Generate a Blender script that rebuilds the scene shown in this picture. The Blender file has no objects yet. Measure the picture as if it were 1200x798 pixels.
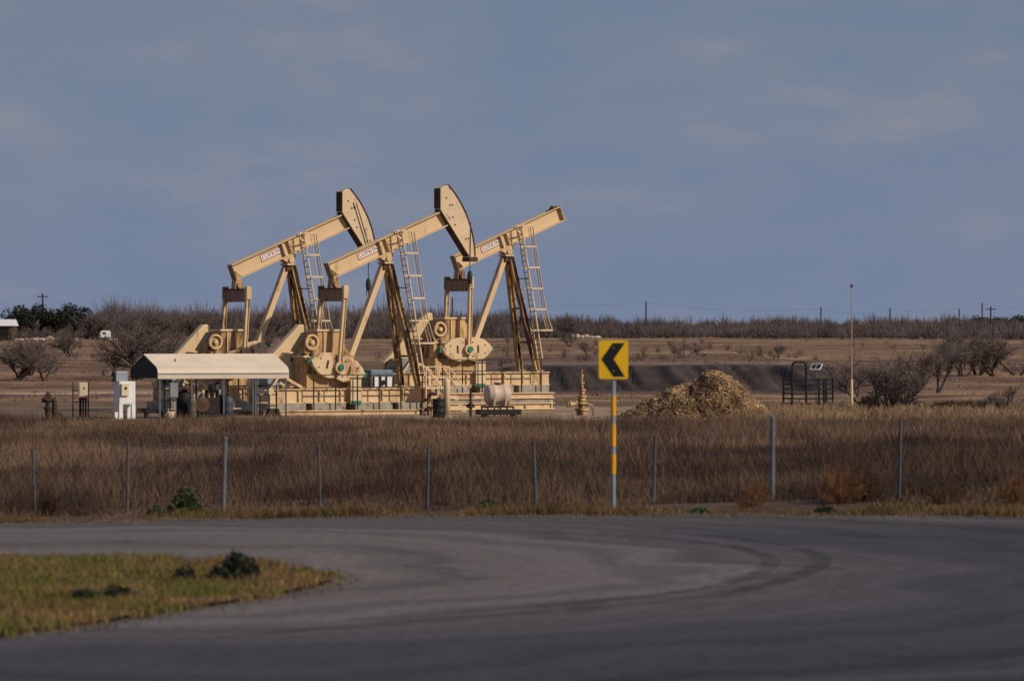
import bpy, math, random
import numpy as np
from mathutils import Vector, Matrix

R = math.radians
scene = bpy.context.scene
C = scene.collection

# ------------------------------------------------------------------ camera
FPX = 200.0 / 36.0 * 1200.0          # focal length in pixels of the 1200 px wide photograph
HOR = 378.0                          # row of the horizon in the photograph
CAMZ = 2.95
cam_d = bpy.data.cameras.new('camera')
cam_d.lens = 200.0
cam_d.sensor_width = 36.0
cam_d.clip_start = 1.0
cam_d.clip_end = 20000.0
cam_d.dof.use_dof = True
cam_d.dof.focus_distance = 285.0
cam_d.dof.aperture_fstop = 4.0
cam = bpy.data.objects.new('camera', cam_d)
C.objects.link(cam)
cam.location = (0, 0, CAMZ)
cam.rotation_euler = (R(90) - math.atan((399.0 - HOR) / FPX), 0, 0)
scene.camera = cam

# ------------------------------------------------------------------ light
SUN_AZ = 62.0        # degrees to the right of "straight behind the camera"
SUN_EL = 34.0
sdir = Vector((math.sin(R(SUN_AZ)) * math.cos(R(SUN_EL)), -math.cos(R(SUN_AZ)) * math.cos(R(SUN_EL)), math.sin(R(SUN_EL))))
world = bpy.data.worlds.new('World')
scene.world = world
world.use_nodes = True
wn = world.node_tree.nodes
wl = world.node_tree.links
wn.clear()
w_out = wn.new('ShaderNodeOutputWorld')
w_bg = wn.new('ShaderNodeBackground')
w_bg.inputs['Strength'].default_value = 0.1
sky = wn.new('ShaderNodeTexSky')
sky.sky_type = 'NISHITA'
sky.sun_disc = False
sky.sun_elevation = R(SUN_EL)
sky.sun_rotation = math.atan2(sdir.x, sdir.y)
sky.air_density = 1.0
sky.dust_density = 1.0
sky.ozone_density = 2.0
# a thin even veil of grey-blue cloud with softer, warmer patches
w_tc = wn.new('ShaderNodeTexCoord')
w_map = wn.new('ShaderNodeMapping')
w_map.inputs['Scale'].default_value = (24.0, 24.0, 72.0)
w_map.inputs['Location'].default_value = (12.3, 4.1, 8.8)
w_n1 = wn.new('ShaderNodeTexNoise')
w_n1.inputs['Scale'].default_value = 1.0
w_n1.inputs['Detail'].default_value = 7.0
w_n1.inputs['Roughness'].default_value = 0.55
w_r1 = wn.new('ShaderNodeValToRGB')
w_r1.color_ramp.elements[0].position = 0.36
w_r1.color_ramp.elements[0].color = (1.46, 1.98, 3.15, 1)
w_r1.color_ramp.elements[1].position = 0.70
w_r1.color_ramp.elements[1].color = (2.30, 2.38, 3.12, 1)
w_e = w_r1.color_ramp.elements.new(0.54)
w_e.color = (1.68, 2.08, 3.16, 1)
w_mix = wn.new('ShaderNodeMixRGB')
w_mix.inputs['Fac'].default_value = 0.90
wl.new(w_tc.outputs['Generated'], w_map.inputs['Vector'])
wl.new(w_map.outputs['Vector'], w_n1.inputs['Vector'])
w_sep = wn.new('ShaderNodeSeparateXYZ')
wl.new(w_tc.outputs['Generated'], w_sep.inputs['Vector'])
w_cb = wn.new('ShaderNodeMapRange')
w_cb.inputs['From Max'].default_value = 0.06
w_cb.inputs['To Min'].default_value = -0.01
w_cb.inputs['To Max'].default_value = 0.03
wl.new(w_sep.outputs['Z'], w_cb.inputs['Value'])
w_ca = wn.new('ShaderNodeMath')
w_ca.operation = 'ADD'
wl.new(w_n1.outputs['Fac'], w_ca.inputs[0])
wl.new(w_cb.outputs['Result'], w_ca.inputs[1])
wl.new(w_ca.outputs['Value'], w_r1.inputs['Fac'])
w_gr = wn.new('ShaderNodeMapRange')
w_gr.inputs['From Max'].default_value = 0.065
w_gr.inputs['To Min'].default_value = 1.10
w_gr.inputs['To Max'].default_value = 0.88
wl.new(w_sep.outputs['Z'], w_gr.inputs['Value'])
w_gs = wn.new('ShaderNodeVectorMath')
w_gs.operation = 'SCALE'
wl.new(w_r1.outputs['Color'], w_gs.inputs[0])
wl.new(w_gr.outputs['Result'], w_gs.inputs['Scale'])
wl.new(sky.outputs['Color'], w_mix.inputs['Color1'])
wl.new(w_gs.outputs['Vector'], w_mix.inputs['Color2'])
wl.new(w_mix.outputs['Color'], w_bg.inputs['Color'])
wl.new(w_bg.outputs['Background'], w_out.inputs['Surface'])

sun_d = bpy.data.lights.new('sun', 'SUN')
sun_d.energy = 3.4
sun_d.angle = R(0.5)
sun_d.color = (1.0, 0.87, 0.70)
sun = bpy.data.objects.new('sun', sun_d)
C.objects.link(sun)
sun.rotation_euler = sdir.to_track_quat('Z', 'Y').to_euler()
sun.location = (60, -60, 60)

scene.view_settings.view_transform = 'Standard'
scene.view_settings.look = 'None'
scene.view_settings.exposure = 0.0
scene.view_settings.gamma = 1.0
scene.view_settings.use_curve_mapping = False
scene.cycles.max_bounces = 5
scene.cycles.use_denoising = True

# ------------------------------------------------------------------ materials
def mat(name, col, rough=0.75, metal=0.0, var=0.12, vscale=3.0, stain=None, stain_amt=0.0, stain_scale=2.0,
        stretch=(1, 1, 1), bump=0.0, bscale=20.0, island=0.0, spec=0.3, col2=None, c2scale=0.2, c2pos=(0.42, 0.58)):
    m = bpy.data.materials.new(name)
    m.use_nodes = True
    n = m.node_tree.nodes
    l = m.node_tree.links
    b = n['Principled BSDF']
    b.inputs['Roughness'].default_value = rough
    b.inputs['Metallic'].default_value = metal
    b.inputs['Specular IOR Level'].default_value = spec
    tc = n.new('ShaderNodeTexCoord')
    mp = n.new('ShaderNodeMapping')
    mp.inputs['Scale'].default_value = stretch
    oi = n.new('ShaderNodeObjectInfo')
    ov = n.new('ShaderNodeVectorMath')
    ov.operation = 'SCALE'
    ov.inputs[0].default_value = (37.0, 53.0, 29.0)
    l.new(oi.outputs['Random'], ov.inputs['Scale'])
    oa = n.new('ShaderNodeVectorMath')
    oa.operation = 'ADD'
    l.new(tc.outputs['Object'], oa.inputs[0])
    l.new(ov.outputs['Vector'], oa.inputs[1])
    l.new(oa.outputs['Vector'], mp.inputs['Vector'])
    nz = n.new('ShaderNodeTexNoise')
    nz.inputs['Scale'].default_value = vscale
    nz.inputs['Detail'].default_value = 6.0
    l.new(mp.outputs['Vector'], nz.inputs['Vector'])
    rp = n.new('ShaderNodeValToRGB')
    rp.color_ramp.elements[0].position = 0.3
    rp.color_ramp.elements[1].position = 0.7
    rp.color_ramp.elements[0].color = [c * (1 - var) for c in col] + [1]
    rp.color_ramp.elements[1].color = [min(1, c * (1 + var)) for c in col] + [1]
    l.new(nz.outputs['Fac'], rp.inputs['Fac'])
    out = rp.outputs['Color']
    if col2 is not None:
        n3 = n.new('ShaderNodeTexNoise')
        n3.inputs['Scale'].default_value = c2scale
        n3.inputs['Detail'].default_value = 4.0
        l.new(mp.outputs['Vector'], n3.inputs['Vector'])
        r3 = n.new('ShaderNodeValToRGB')
        r3.color_ramp.elements[0].position = c2pos[0]
        r3.color_ramp.elements[1].position = c2pos[1]
        l.new(n3.outputs['Fac'], r3.inputs['Fac'])
        mx = n.new('ShaderNodeMixRGB')
        l.new(r3.outputs['Color'], mx.inputs['Fac'])
        l.new(out, mx.inputs['Color1'])
        mx.inputs['Color2'].default_value = list(col2) + [1]
        out = mx.outputs['Color']
    if stain is not None:
        n2 = n.new('ShaderNodeTexNoise')
        n2.inputs['Scale'].default_value = stain_scale
        n2.inputs['Detail'].default_value = 8.0
        n2.inputs['Roughness'].default_value = 0.65
        l.new(mp.outputs['Vector'], n2.inputs['Vector'])
        r2 = n.new('ShaderNodeValToRGB')
        r2.color_ramp.elements[0].position = 0.66 - stain_amt * 0.35
        r2.color_ramp.elements[1].position = 0.78 - stain_amt * 0.35
        l.new(n2.outputs['Fac'], r2.inputs['Fac'])
        mx = n.new('ShaderNodeMixRGB')
        l.new(r2.outputs['Color'], mx.inputs['Fac'])
        l.new(out, mx.inputs['Color1'])
        mx.inputs['Color2'].default_value = list(stain) + [1]
        out = mx.outputs['Color']
    if island > 0:
        g = n.new('ShaderNodeNewGeometry')
        mr = n.new('ShaderNodeMapRange')
        mr.inputs['To Min'].default_value = 1 - island
        mr.inputs['To Max'].default_value = 1 + island
        l.new(g.outputs['Random Per Island'], mr.inputs['Value'])
        mm = n.new('ShaderNodeVectorMath')
        mm.operation = 'SCALE'
        l.new(out, mm.inputs[0])
        l.new(mr.outputs['Result'], mm.inputs['Scale'])
        out = mm.outputs['Vector']
    l.new(out, b.inputs['Base Color'])
    if bump > 0:
        nb = n.new('ShaderNodeTexNoise')
        nb.inputs['Scale'].default_value = bscale
        nb.inputs['Detail'].default_value = 5.0
        l.new(tc.outputs['Object'], nb.inputs['Vector'])
        bp = n.new('ShaderNodeBump')
        bp.inputs['Strength'].default_value = bump
        bp.inputs['Distance'].default_value = 0.05
        l.new(nb.outputs['Fac'], bp.inputs['Height'])
        l.new(bp.outputs['Normal'], b.inputs['Normal'])
    return m

M = {}
RUST = (0.13, 0.055, 0.025)
M['tan'] = mat('tan_paint', (0.64, 0.46, 0.265), 0.55, var=0.13, vscale=1.2, stain=(0.22, 0.115, 0.055), stain_amt=0.34, stain_scale=1.5, stretch=(1, 1, 0.35), bump=0.05)
M['tan_beam'] = mat('tan_paint_beam', (0.65, 0.475, 0.28), 0.55, var=0.08, vscale=0.8, stain=(0.30, 0.17, 0.085), stain_amt=0.16, stain_scale=2.0, stretch=(1, 1, 0.3))
M['tan_dirty'] = mat('tan_paint_oily', (0.46, 0.30, 0.14), 0.55, var=0.25, vscale=1.5, stain=(0.07, 0.035, 0.018), stain_amt=0.55, stain_scale=1.6, stretch=(1.6, 1.6, 0.25))
M['tan_oil_shade'] = mat('tan_paint_grime_shade', (0.54, 0.35, 0.17), 0.5, var=0.2, vscale=1.0, stain=(0.13, 0.065, 0.03), stain_amt=0.5, stain_scale=0.9, stretch=(1.2, 1.2, 0.5))  # oil grime, plus the gearbox's shade put into the darker brown
M['tan_pale'] = mat('tan_paint_pale', (0.68, 0.51, 0.33), 0.6, var=0.08, vscale=2)
M['tan_head'] = mat('tan_paint_head', (0.66, 0.50, 0.33), 0.55, var=0.10, vscale=1.0, stain=(0.16, 0.08, 0.04), stain_amt=0.18, stain_scale=2.2)
M['rust'] = mat('rusted_steel', (0.085, 0.045, 0.028), 0.8, var=0.45, vscale=3, stain=(0.22, 0.12, 0.06), stain_amt=0.25, stain_scale=3)
M['rust_box'] = mat('rust_stained_steel', (0.33, 0.20, 0.13), 0.75, var=0.3, vscale=2.0, stain=(0.07, 0.038, 0.026), stain_amt=0.42, stain_scale=2.0, stretch=(3, 3, 0.3))
M['weight'] = mat('tan_paint_weight', (0.66, 0.49, 0.30), 0.55, var=0.08, vscale=1.5, stain=(0.24, 0.09, 0.03), stain_amt=0.42, stain_scale=1.1, stretch=(1.5, 1.5, 0.7))
M['green'] = mat('green_paint', (0.03, 0.17, 0.12), 0.5, var=0.2)
M['concrete'] = mat('concrete', (0.33, 0.29, 0.24), 0.9, var=0.2, vscale=2.5, stain=(0.13, 0.11, 0.09), stain_amt=0.35, bump=0.2)
M['black'] = mat('black_steel', (0.022, 0.02, 0.022), 0.6, var=0.3, spec=0.2)
M['brown_rail'] = mat('dark_brown_steel', (0.045, 0.03, 0.024), 0.7, var=0.3)
M['grey'] = mat('grey_steel', (0.23, 0.24, 0.26), 0.6, var=0.15, vscale=3)
M['galv'] = mat('galvanised_steel', (0.27, 0.30, 0.34), 0.5, metal=0.25, var=0.15, vscale=6)
M['galv_dark'] = mat('weathered_galvanised', (0.12, 0.13, 0.15), 0.7, var=0.2, vscale=6)
M['white'] = mat('white_paint', (0.74, 0.73, 0.72), 0.5, var=0.06, vscale=3, stain=(0.4, 0.36, 0.3), stain_amt=0.12)
M['cream'] = mat('cream_paint', (0.62, 0.53, 0.36), 0.6, var=0.08)
M['roof'] = mat('cream_roof_sheet', (0.64, 0.54, 0.43), 0.5, var=0.08, vscale=0.8, stain=(0.40, 0.31, 0.22), stain_amt=0.10, stain_scale=1.5)
M['gable'] = mat('gable_shade_sheet', (0.030, 0.020, 0.017), 0.7, var=0.2)  # near-black colour carries the shade at the gable end
M['mast_pink'] = mat('faded_mast_paint', (0.42, 0.30, 0.25), 0.6, var=0.1)
M['gravel'] = mat('road_grit', (0.095, 0.075, 0.062), 0.9, var=0.3, island=0.5)
M['slate'] = mat('slate_blue_plastic', (0.055, 0.075, 0.095), 0.5, var=0.2, vscale=3)
M['olive'] = mat('olive_plastic', (0.10, 0.10, 0.075), 0.5, var=0.2, vscale=3)
M['bluepaint'] = mat('blue_grey_paint', (0.14, 0.19, 0.26), 0.5, var=0.15)
M['glass'] = mat('dark_panel_glass', (0.02, 0.025, 0.04), 0.15, var=0.1, spec=0.6)
M['red'] = mat('red_paint', (0.33, 0.015, 0.04), 0.5, var=0.1)
M['scrub'] = mat('field_scrub', (0.125, 0.088, 0.070), 0.95, var=0.25, vscale=0.1, island=0.45)
M['letter_red'] = mat('letter_red_paint', (0.22, 0.008, 0.03), 0.5, var=0.1)
M['darkred'] = mat('dark_red_paint', (0.13, 0.02, 0.02), 0.6, var=0.2)
M['sign_yellow'] = mat('yellow_sheeting', (0.80, 0.46, 0.012), 0.45, var=0.04, vscale=4, stain=(0.6, 0.33, 0.02), stain_amt=0.08, stain_scale=3)
M['sign_black'] = mat('black_sheeting', (0.012, 0.011, 0.012), 0.5, var=0.2)
M['amber'] = mat('amber_reflective_tape', (0.78, 0.36, 0.015), 0.4, var=0.08, vscale=12)
M['tankplastic'] = mat('beige_plastic', (0.58, 0.44, 0.34), 0.5, var=0.06, vscale=1.5, stain=(0.35, 0.25, 0.19), stain_amt=0.12)
M['cable'] = mat('steel_cable', (0.03, 0.027, 0.026), 0.6, var=0.2)
M['wood'] = mat('weathered_pole_wood', (0.045, 0.035, 0.032), 0.9, var=0.25)
M['bark'] = mat('mesquite_bark', (0.050, 0.036, 0.032), 0.95, var=0.3, vscale=4)
M['twig'] = mat('bare_twigs', (0.150, 0.115, 0.104), 0.95, var=0.2, vscale=2, island=0.35)
M['brush'] = mat('bare_brush', (0.140, 0.112, 0.108), 0.95, var=0.2, vscale=0.05, island=0.45, col2=(0.090, 0.068, 0.064), c2scale=0.02)
M['leaf_dark'] = mat('dark_evergreen_leaf', (0.020, 0.023, 0.014), 0.8, var=0.3, vscale=0.6, island=0.4)
M['leaf_green'] = mat('green_weed_leaf', (0.042, 0.070, 0.018), 0.7, var=0.3, vscale=3, island=0.35)
M['leaf_blue'] = mat('dark_juniper_leaf', (0.018, 0.024, 0.014), 0.8, var=0.3, vscale=3, island=0.4)
M['orange_weed'] = mat('rusty_dry_weed', (0.170, 0.082, 0.034), 0.9, var=0.25, vscale=2, island=0.4)
M['brown_weed'] = mat('brown_dry_weed', (0.085, 0.048, 0.026), 0.9, var=0.25, vscale=2, island=0.4)
M['grass_shaded'] = mat('dry_grass_shaded', (0.124, 0.077, 0.051), 0.9, var=0.5, vscale=0.5, island=0.55, stretch=(1, 0.4, 1), col2=(0.050, 0.030, 0.023), c2scale=0.25, c2pos=(0.47, 0.57))  # cloud shade over the near field put into this darker brown
M['grass_meadow'] = mat('dry_meadow_grass', (0.205, 0.127, 0.083), 0.9, var=0.4, vscale=0.30, island=0.45, stretch=(1, 0.3, 1), col2=(0.088, 0.052, 0.036), c2scale=0.14, c2pos=(0.48, 0.58))  # light beyond the cloud shade put into the paler tone
M['grass_lit'] = mat('straw_grass_lit', (0.300, 0.200, 0.115), 0.9, var=0.3, vscale=0.5, island=0.35)  # sunlight on the flat past the cloud shade put into this pale colour
M['grass_verge'] = mat('verge_grass', (0.150, 0.090, 0.040), 0.9, var=0.4, vscale=1.0, island=0.45, col2=(0.105, 0.085, 0.024), c2scale=0.5, c2pos=(0.5, 0.66))
M['grass_island'] = mat('island_grass', (0.210, 0.130, 0.055), 0.9, var=0.4, vscale=0.8, island=0.5, col2=(0.125, 0.125, 0.022), c2scale=0.5, c2pos=(0.42, 0.58))
M['chips'] = mat('straw_coloured_debris', (0.34, 0.225, 0.125), 0.9, var=0.35, vscale=1.2, island=0.5, col2=(0.17, 0.105, 0.060), c2scale=0.9, c2pos=(0.45, 0.62))
M['mound'] = mat('brown_spoil', (0.20, 0.125, 0.065), 0.95, var=0.4, vscale=2.5, bump=0.6, bscale=6)
M['rock'] = mat('pale_limestone', (0.48, 0.38, 0.29), 0.9, var=0.25, vscale=1.5)
M['island_soil'] = mat('island_soil', (0.10, 0.065, 0.035), 0.95, var=0.3, vscale=2)

# asphalt: grey aggregate with long worn lanes
def asphalt():
    m = bpy.data.materials.new('asphalt')
    m.use_nodes = True
    n = m.node_tree.nodes
    l = m.node_tree.links
    b = n['Principled BSDF']
    b.inputs['Roughness'].default_value = 0.85
    b.inputs['Specular IOR Level'].default_value = 0.25
    tc = n.new('ShaderNodeTexCoord')
    # wheel paths run round the bend: distance from the middle of the turn
    vs = n.new('ShaderNodeVectorMath')
    vs.operation = 'SUBTRACT'
    vs.inputs[1].default_value = (-5.5, 68.5, 0)
    l.new(tc.outputs['Object'], vs.inputs[0])
    vm = n.new('ShaderNodeVectorMath')
    vm.operation = 'MULTIPLY'
    vm.inputs[1].default_value = (1, 0.6, 0)
    l.new(vs.outputs['Vector'], vm.inputs[0])
    vl = n.new('ShaderNodeVectorMath')
    vl.operation = 'LENGTH'
    l.new(vm.outputs['Vector'], vl.inputs[0])
    wob = n.new('ShaderNodeTexNoise')
    wob.inputs['Scale'].default_value = 0.18
    wob.inputs['Detail'].default_value = 5
    l.new(tc.outputs['Object'], wob.inputs['Vector'])
    ad = n.new('ShaderNodeMath')
    ad.operation = 'MULTIPLY_ADD'
    ad.inputs[1].default_value = 5.0
    l.new(wob.outputs['Fac'], ad.inputs[0])
    l.new(vl.outputs['Value'], ad.inputs[2])
    road_shade = n.new('ShaderNodeMapRange')  # bright sheen inside the bend, dimmer light outward, put into the colour
    road_shade.inputs['From Min'].default_value = 7.0
    road_shade.inputs['From Max'].default_value = 15.5
    l.new(ad.outputs['Value'], road_shade.inputs['Value'])
    road_shade.interpolation_type = 'SMOOTHSTEP'
    base = n.new('ShaderNodeMixRGB')
    base.inputs['Color1'].default_value = (0.130, 0.110, 0.102, 1)
    base.inputs['Color2'].default_value = (0.042, 0.039, 0.050, 1)
    l.new(road_shade.outputs['Result'], base.inputs['Fac'])
    a = n.new('ShaderNodeTexNoise')
    a.noise_dimensions = '1D'
    a.inputs['Scale'].default_value = 0.75
    a.inputs['Detail'].default_value = 5
    l.new(ad.outputs['Value'], a.inputs['W'])
    am = n.new('ShaderNodeMapRange')
    am.inputs['From Min'].default_value = 0.3
    am.inputs['From Max'].default_value = 0.7
    am.inputs['To Min'].default_value = 0.62
    am.inputs['To Max'].default_value = 1.38
    l.new(a.outputs['Fac'], am.inputs['Value'])
    # loose grit along the far edge
    sp = n.new('ShaderNodeSeparateXYZ')
    l.new(tc.outputs['Object'], sp.inputs['Vector'])
    gr = n.new('ShaderNodeMapRange')
    gr.inputs['From Min'].default_value = 79.0
    gr.inputs['From Max'].default_value = 86.5
    gr.inputs['To Max'].default_value = 0.55
    l.new(sp.outputs['Y'], gr.inputs['Value'])
    gm = n.new('ShaderNodeMixRGB')
    gm.inputs['Color2'].default_value = (0.115, 0.095, 0.082, 1)
    l.new(gr.outputs['Result'], gm.inputs['Fac'])
    l.new(base.outputs['Color'], gm.inputs['Color1'])
    r = n.new('ShaderNodeVectorMath')
    r.operation = 'SCALE'
    l.new(gm.outputs['Color'], r.inputs[0])
    l.new(am.outputs['Result'], r.inputs['Scale'])
    f = n.new('ShaderNodeTexNoise')
    f.inputs['Scale'].default_value = 7
    f.inputs['Detail'].default_value = 9
    f.inputs['Roughness'].default_value = 0.75
    l.new(tc.outputs['Object'], f.inputs['Vector'])
    mr = n.new('ShaderNodeMapRange')
    mr.inputs['From Min'].default_value = 0.3
    mr.inputs['From Max'].default_value = 0.7
    mr.inputs['To Min'].default_value = 0.35
    mr.inputs['To Max'].default_value = 1.65
    l.new(f.outputs['Fac'], mr.inputs['Value'])
    mm = n.new('ShaderNodeVectorMath')
    mm.operation = 'SCALE'
    l.new(r.outputs['Vector'], mm.inputs[0])
    l.new(mr.outputs['Result'], mm.inputs['Scale'])
    l.new(mm.outputs['Vector'], b.inputs['Base Color'])
    bp = n.new('ShaderNodeBump')
    bp.inputs['Strength'].default_value = 0.35
    bp.inputs['Distance'].default_value = 0.01
    l.new(f.outputs['Fac'], bp.inputs['Height'])
    l.new(bp.outputs['Normal'], b.inputs['Normal'])
    return m
M['asphalt'] = asphalt()

def rubber():
    m = bpy.data.materials.new('tyre_rubber_stain')
    m.use_nodes = True
    n = m.node_tree.nodes
    l = m.node_tree.links
    b = n['Principled BSDF']
    b.inputs['Base Color'].default_value = (0.022, 0.020, 0.022, 1)
    b.inputs['Roughness'].default_value = 0.8
    tc = n.new('ShaderNodeTexCoord')
    a = n.new('ShaderNodeTexNoise')
    a.inputs['Scale'].default_value = 1.2
    a.inputs['Detail'].default_value = 6
    l.new(tc.outputs['Object'], a.inputs['Vector'])
    mr = n.new('ShaderNodeMapRange')
    mr.inputs['From Min'].default_value = 0.3
    mr.inputs['From Max'].default_value = 0.7
    mr.inputs['To Min'].default_value = 0.0
    mr.inputs['To Max'].default_value = 0.46
    l.new(a.outputs['Fac'], mr.inputs['Value'])
    l.new(mr.outputs['Result'], b.inputs['Alpha'])
    return m
M['rubber'] = rubber()

def ground_mat():
    m = bpy.data.materials.new('dry_ground')
    m.use_nodes = True
    n = m.node_tree.nodes
    l = m.node_tree.links
    b = n['Principled BSDF']
    b.inputs['Roughness'].default_value = 0.95
    b.inputs['Specular IOR Level'].default_value = 0.1
    at = n.new('ShaderNodeAttribute')
    at.attribute_name = 'soil'
    tc = n.new('ShaderNodeTexCoord')
    mp = n.new('ShaderNodeMapping')
    mp.inputs['Scale'].default_value = (0.35, 0.12, 1)
    l.new(tc.outputs['Object'], mp.inputs['Vector'])
    a = n.new('ShaderNodeTexNoise')
    a.inputs['Scale'].default_value = 1.0
    a.inputs['Detail'].default_value = 8
    a.inputs['Roughness'].default_value = 0.65
    l.new(mp.outputs['Vector'], a.inputs['Vector'])
    mr = n.new('ShaderNodeMapRange')
    mr.inputs['From Min'].default_value = 0.3
    mr.inputs['From Max'].default_value = 0.7
    mr.inputs['To Min'].default_value = 0.55
    mr.inputs['To Max'].default_value = 1.4
    l.new(a.outputs['Fac'], mr.inputs['Value'])
    mm = n.new('ShaderNodeVectorMath')
    mm.operation = 'SCALE'
    l.new(at.outputs['Color'], mm.inputs[0])
    l.new(mr.outputs['Result'], mm.inputs['Scale'])
    l.new(mm.outputs['Vector'], b.inputs['Base Color'])
    return m
M['ground'] = ground_mat()

# ------------------------------------------------------------------ mesh helpers
class MB:
    def __init__(self):
        self.v = []
        self.f = []

    def add(self, vs, fs):
        o = len(self.v)
        self.v += [tuple(p) for p in vs]
        self.f += [tuple(i + o for i in q) for q in fs]
        return self

    def box(self, x0, x1, y0, y1, z0, z1):
        return self.add([(x0, y0, z0), (x1, y0, z0), (x1, y1, z0), (x0, y1, z0), (x0, y0, z1), (x1, y0, z1), (x1, y1, z1), (x0, y1, z1)],
                        [(0, 3, 2, 1), (4, 5, 6, 7), (0, 1, 5, 4), (1, 2, 6, 5), (2, 3, 7, 6), (3, 0, 4, 7)])

    def frame(self, p0, p1, up):
        p0 = Vector(p0)
        p1 = Vector(p1)
        d = (p1 - p0).normalized()
        u = Vector(up)
        s = d.cross(u)
        if s.length < 1e-4:
            s = d.cross(Vector((1, 0, 0)))
        s.normalize()
        u = s.cross(d).normalized()
        return p0, p1, d, s, u

    def bar(self, p0, p1, w, h, up=(0, 0, 1)):
        p0, p1, d, s, u = self.frame(p0, p1, up)
        vs = []
        for p in (p0, p1):
            for a, b in ((-1, -1), (1, -1), (1, 1), (-1, 1)):
                vs.append(p + s * (a * w / 2) + u * (b * h / 2))
        return self.add(vs, [(0, 1, 2, 3), (7, 6, 5, 4), (0, 4, 5, 1), (1, 5, 6, 2), (2, 6, 7, 3), (3, 7, 4, 0)])

    def ibeam(self, p0, p1, w, h, t=0.05, web=0.04, up=(0, 0, 1)):
        p0, p1, d, s, u = self.frame(p0, p1, up)
        self.bar(p0 + u * (h / 2 - t / 2), p1 + u * (h / 2 - t / 2), w, t, u)
        self.bar(p0 - u * (h / 2 - t / 2), p1 - u * (h / 2 - t / 2), w, t, u)
        self.bar(p0, p1, web, h - 2 * t, u)
        return self

    def tube(self, p0, p1, r0, r1=None, n=10):
        r1 = r0 if r1 is None else r1
        p0, p1, d, s, u = self.frame(p0, p1, (0, 0, 1) if abs((Vector(p1) - Vector(p0)).normalized().z) < 0.95 else (0, 1, 0))
        vs = []
        for p, r in ((p0, r0), (p1, r1)):
            for k in range(n):
                a = 2 * math.pi * k / n
                vs.append(p + s * (math.cos(a) * r) + u * (math.sin(a) * r))
        fs = [(k, (k + 1) % n, n + (k + 1) % n, n + k) for k in range(n)]
        fs += [tuple(range(n - 1, -1, -1)), tuple(range(n, 2 * n))]
        return self.add(vs, fs)

    def path(self, pts, r, n=6):
        for a, b in zip(pts[:-1], pts[1:]):
            self.tube(a, b, r, r, n)
        return self

    def lathe(self, prof, base=(0, 0, 0), axis=(0, 0, 1), n=16):
        b = Vector(base)
        p0, p1, d, s, u = self.frame(b, b + Vector(axis), (0, 0, 1) if abs(Vector(axis).normalized().z) < 0.95 else (0, 1, 0))
        vs = []
        for r, z in prof:
            for k in range(n):
                a = 2 * math.pi * k / n
                vs.append(b + d * z + s * (math.cos(a) * r) + u * (math.sin(a) * r))
        fs = []
        for i in range(len(prof) - 1):
            for k in range(n):
                k2 = (k + 1) % n
                fs.append((i * n + k, i * n + k2, (i + 1) * n + k2, (i + 1) * n + k))
        fs.append(tuple(range(n - 1, -1, -1)))
        m = (len(prof) - 1) * n
        fs.append(tuple(range(m, m + n)))
        return self.add(vs, fs)

    def prism(self, poly, y0, y1, to=None):
        """polygon in (u, z) pushed from y0 to y1; `to` maps (u, y, z)"""
        to = to or (lambda a, b, c: (a, b, c))
        n = len(poly)
        vs = [to(a, y0, c) for a, c in poly] + [to(a, y1, c) for a, c in poly]
        fs = [tuple(range(n)), tuple(range(2 * n - 1, n - 1, -1))]
        fs += [(k, n + k, n + (k + 1) % n, (k + 1) % n) for k in range(n)]
        return self.add(vs, fs)

    def build(self, name, material, parent=None, smooth=False, loc=None, bevel=0.0):
        me = bpy.data.meshes.new(name)
        me.from_pydata(self.v, [], self.f)
        me.update()
        import bmesh
        bm = bmesh.new()
        bm.from_mesh(me)
        bmesh.ops.recalc_face_normals(bm, faces=bm.faces)
        bm.to_mesh(me)
        bm.free()
        me.materials.append(M[material])
        if smooth:
            for p in me.polygons:
                p.use_smooth = len(p.vertices) == 4
        o = bpy.data.objects.new(name, me)
        C.objects.link(o)
        if loc is not None:
            o.location = loc
        if parent is not None:
            o.parent = parent
        if bevel > 0:
            b = o.modifiers.new('bevel', 'BEVEL')
            b.width = bevel
            b.segments = 2
        return o

def fast_mesh(name, verts, tris, material, parent=None, smooth=False):
    verts = np.asarray(verts, dtype=np.float32).reshape(-1, 3)
    tris = np.asarray(tris, dtype=np.int32).reshape(-1, 3)
    me = bpy.data.meshes.new(name)
    me.vertices.add(len(verts))
    me.vertices.foreach_set('co', verts.ravel())
    me.loops.add(len(tris) * 3)
    me.loops.foreach_set('vertex_index', tris.ravel())
    me.polygons.add(len(tris))
    me.polygons.foreach_set('loop_start', np.arange(0, len(tris) * 3, 3, dtype=np.int32))
    me.polygons.foreach_set('loop_total', np.full(len(tris), 3, dtype=np.int32))
    if smooth:
        me.polygons.foreach_set('use_smooth', np.ones(len(tris), dtype=bool))
    me.update(calc_edges=True)
    me.materials.append(M[material])
    o = bpy.data.objects.new(name, me)
    C.objects.link(o)
    if parent is not None:
        o.parent = parent
    return o

def tag(o, label=None, cat=None, group=None, kind=None):
    if label:
        o['label'] = label
    if cat:
        o['category'] = cat
    if group:
        o['group'] = group
    if kind:
        o['kind'] = kind
    return o

def thing(name, label, cat, loc=(0, 0, 0), rotz=0.0, group=None, scale=1.0):
    o = bpy.data.objects.new(name, None)
    o.empty_display_size = 0.2
    C.objects.link(o)
    o.location = loc
    o.rotation_euler = (0, 0, rotz)
    o.scale = (scale, scale, scale)
    return tag(o, label, cat, group)

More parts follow.
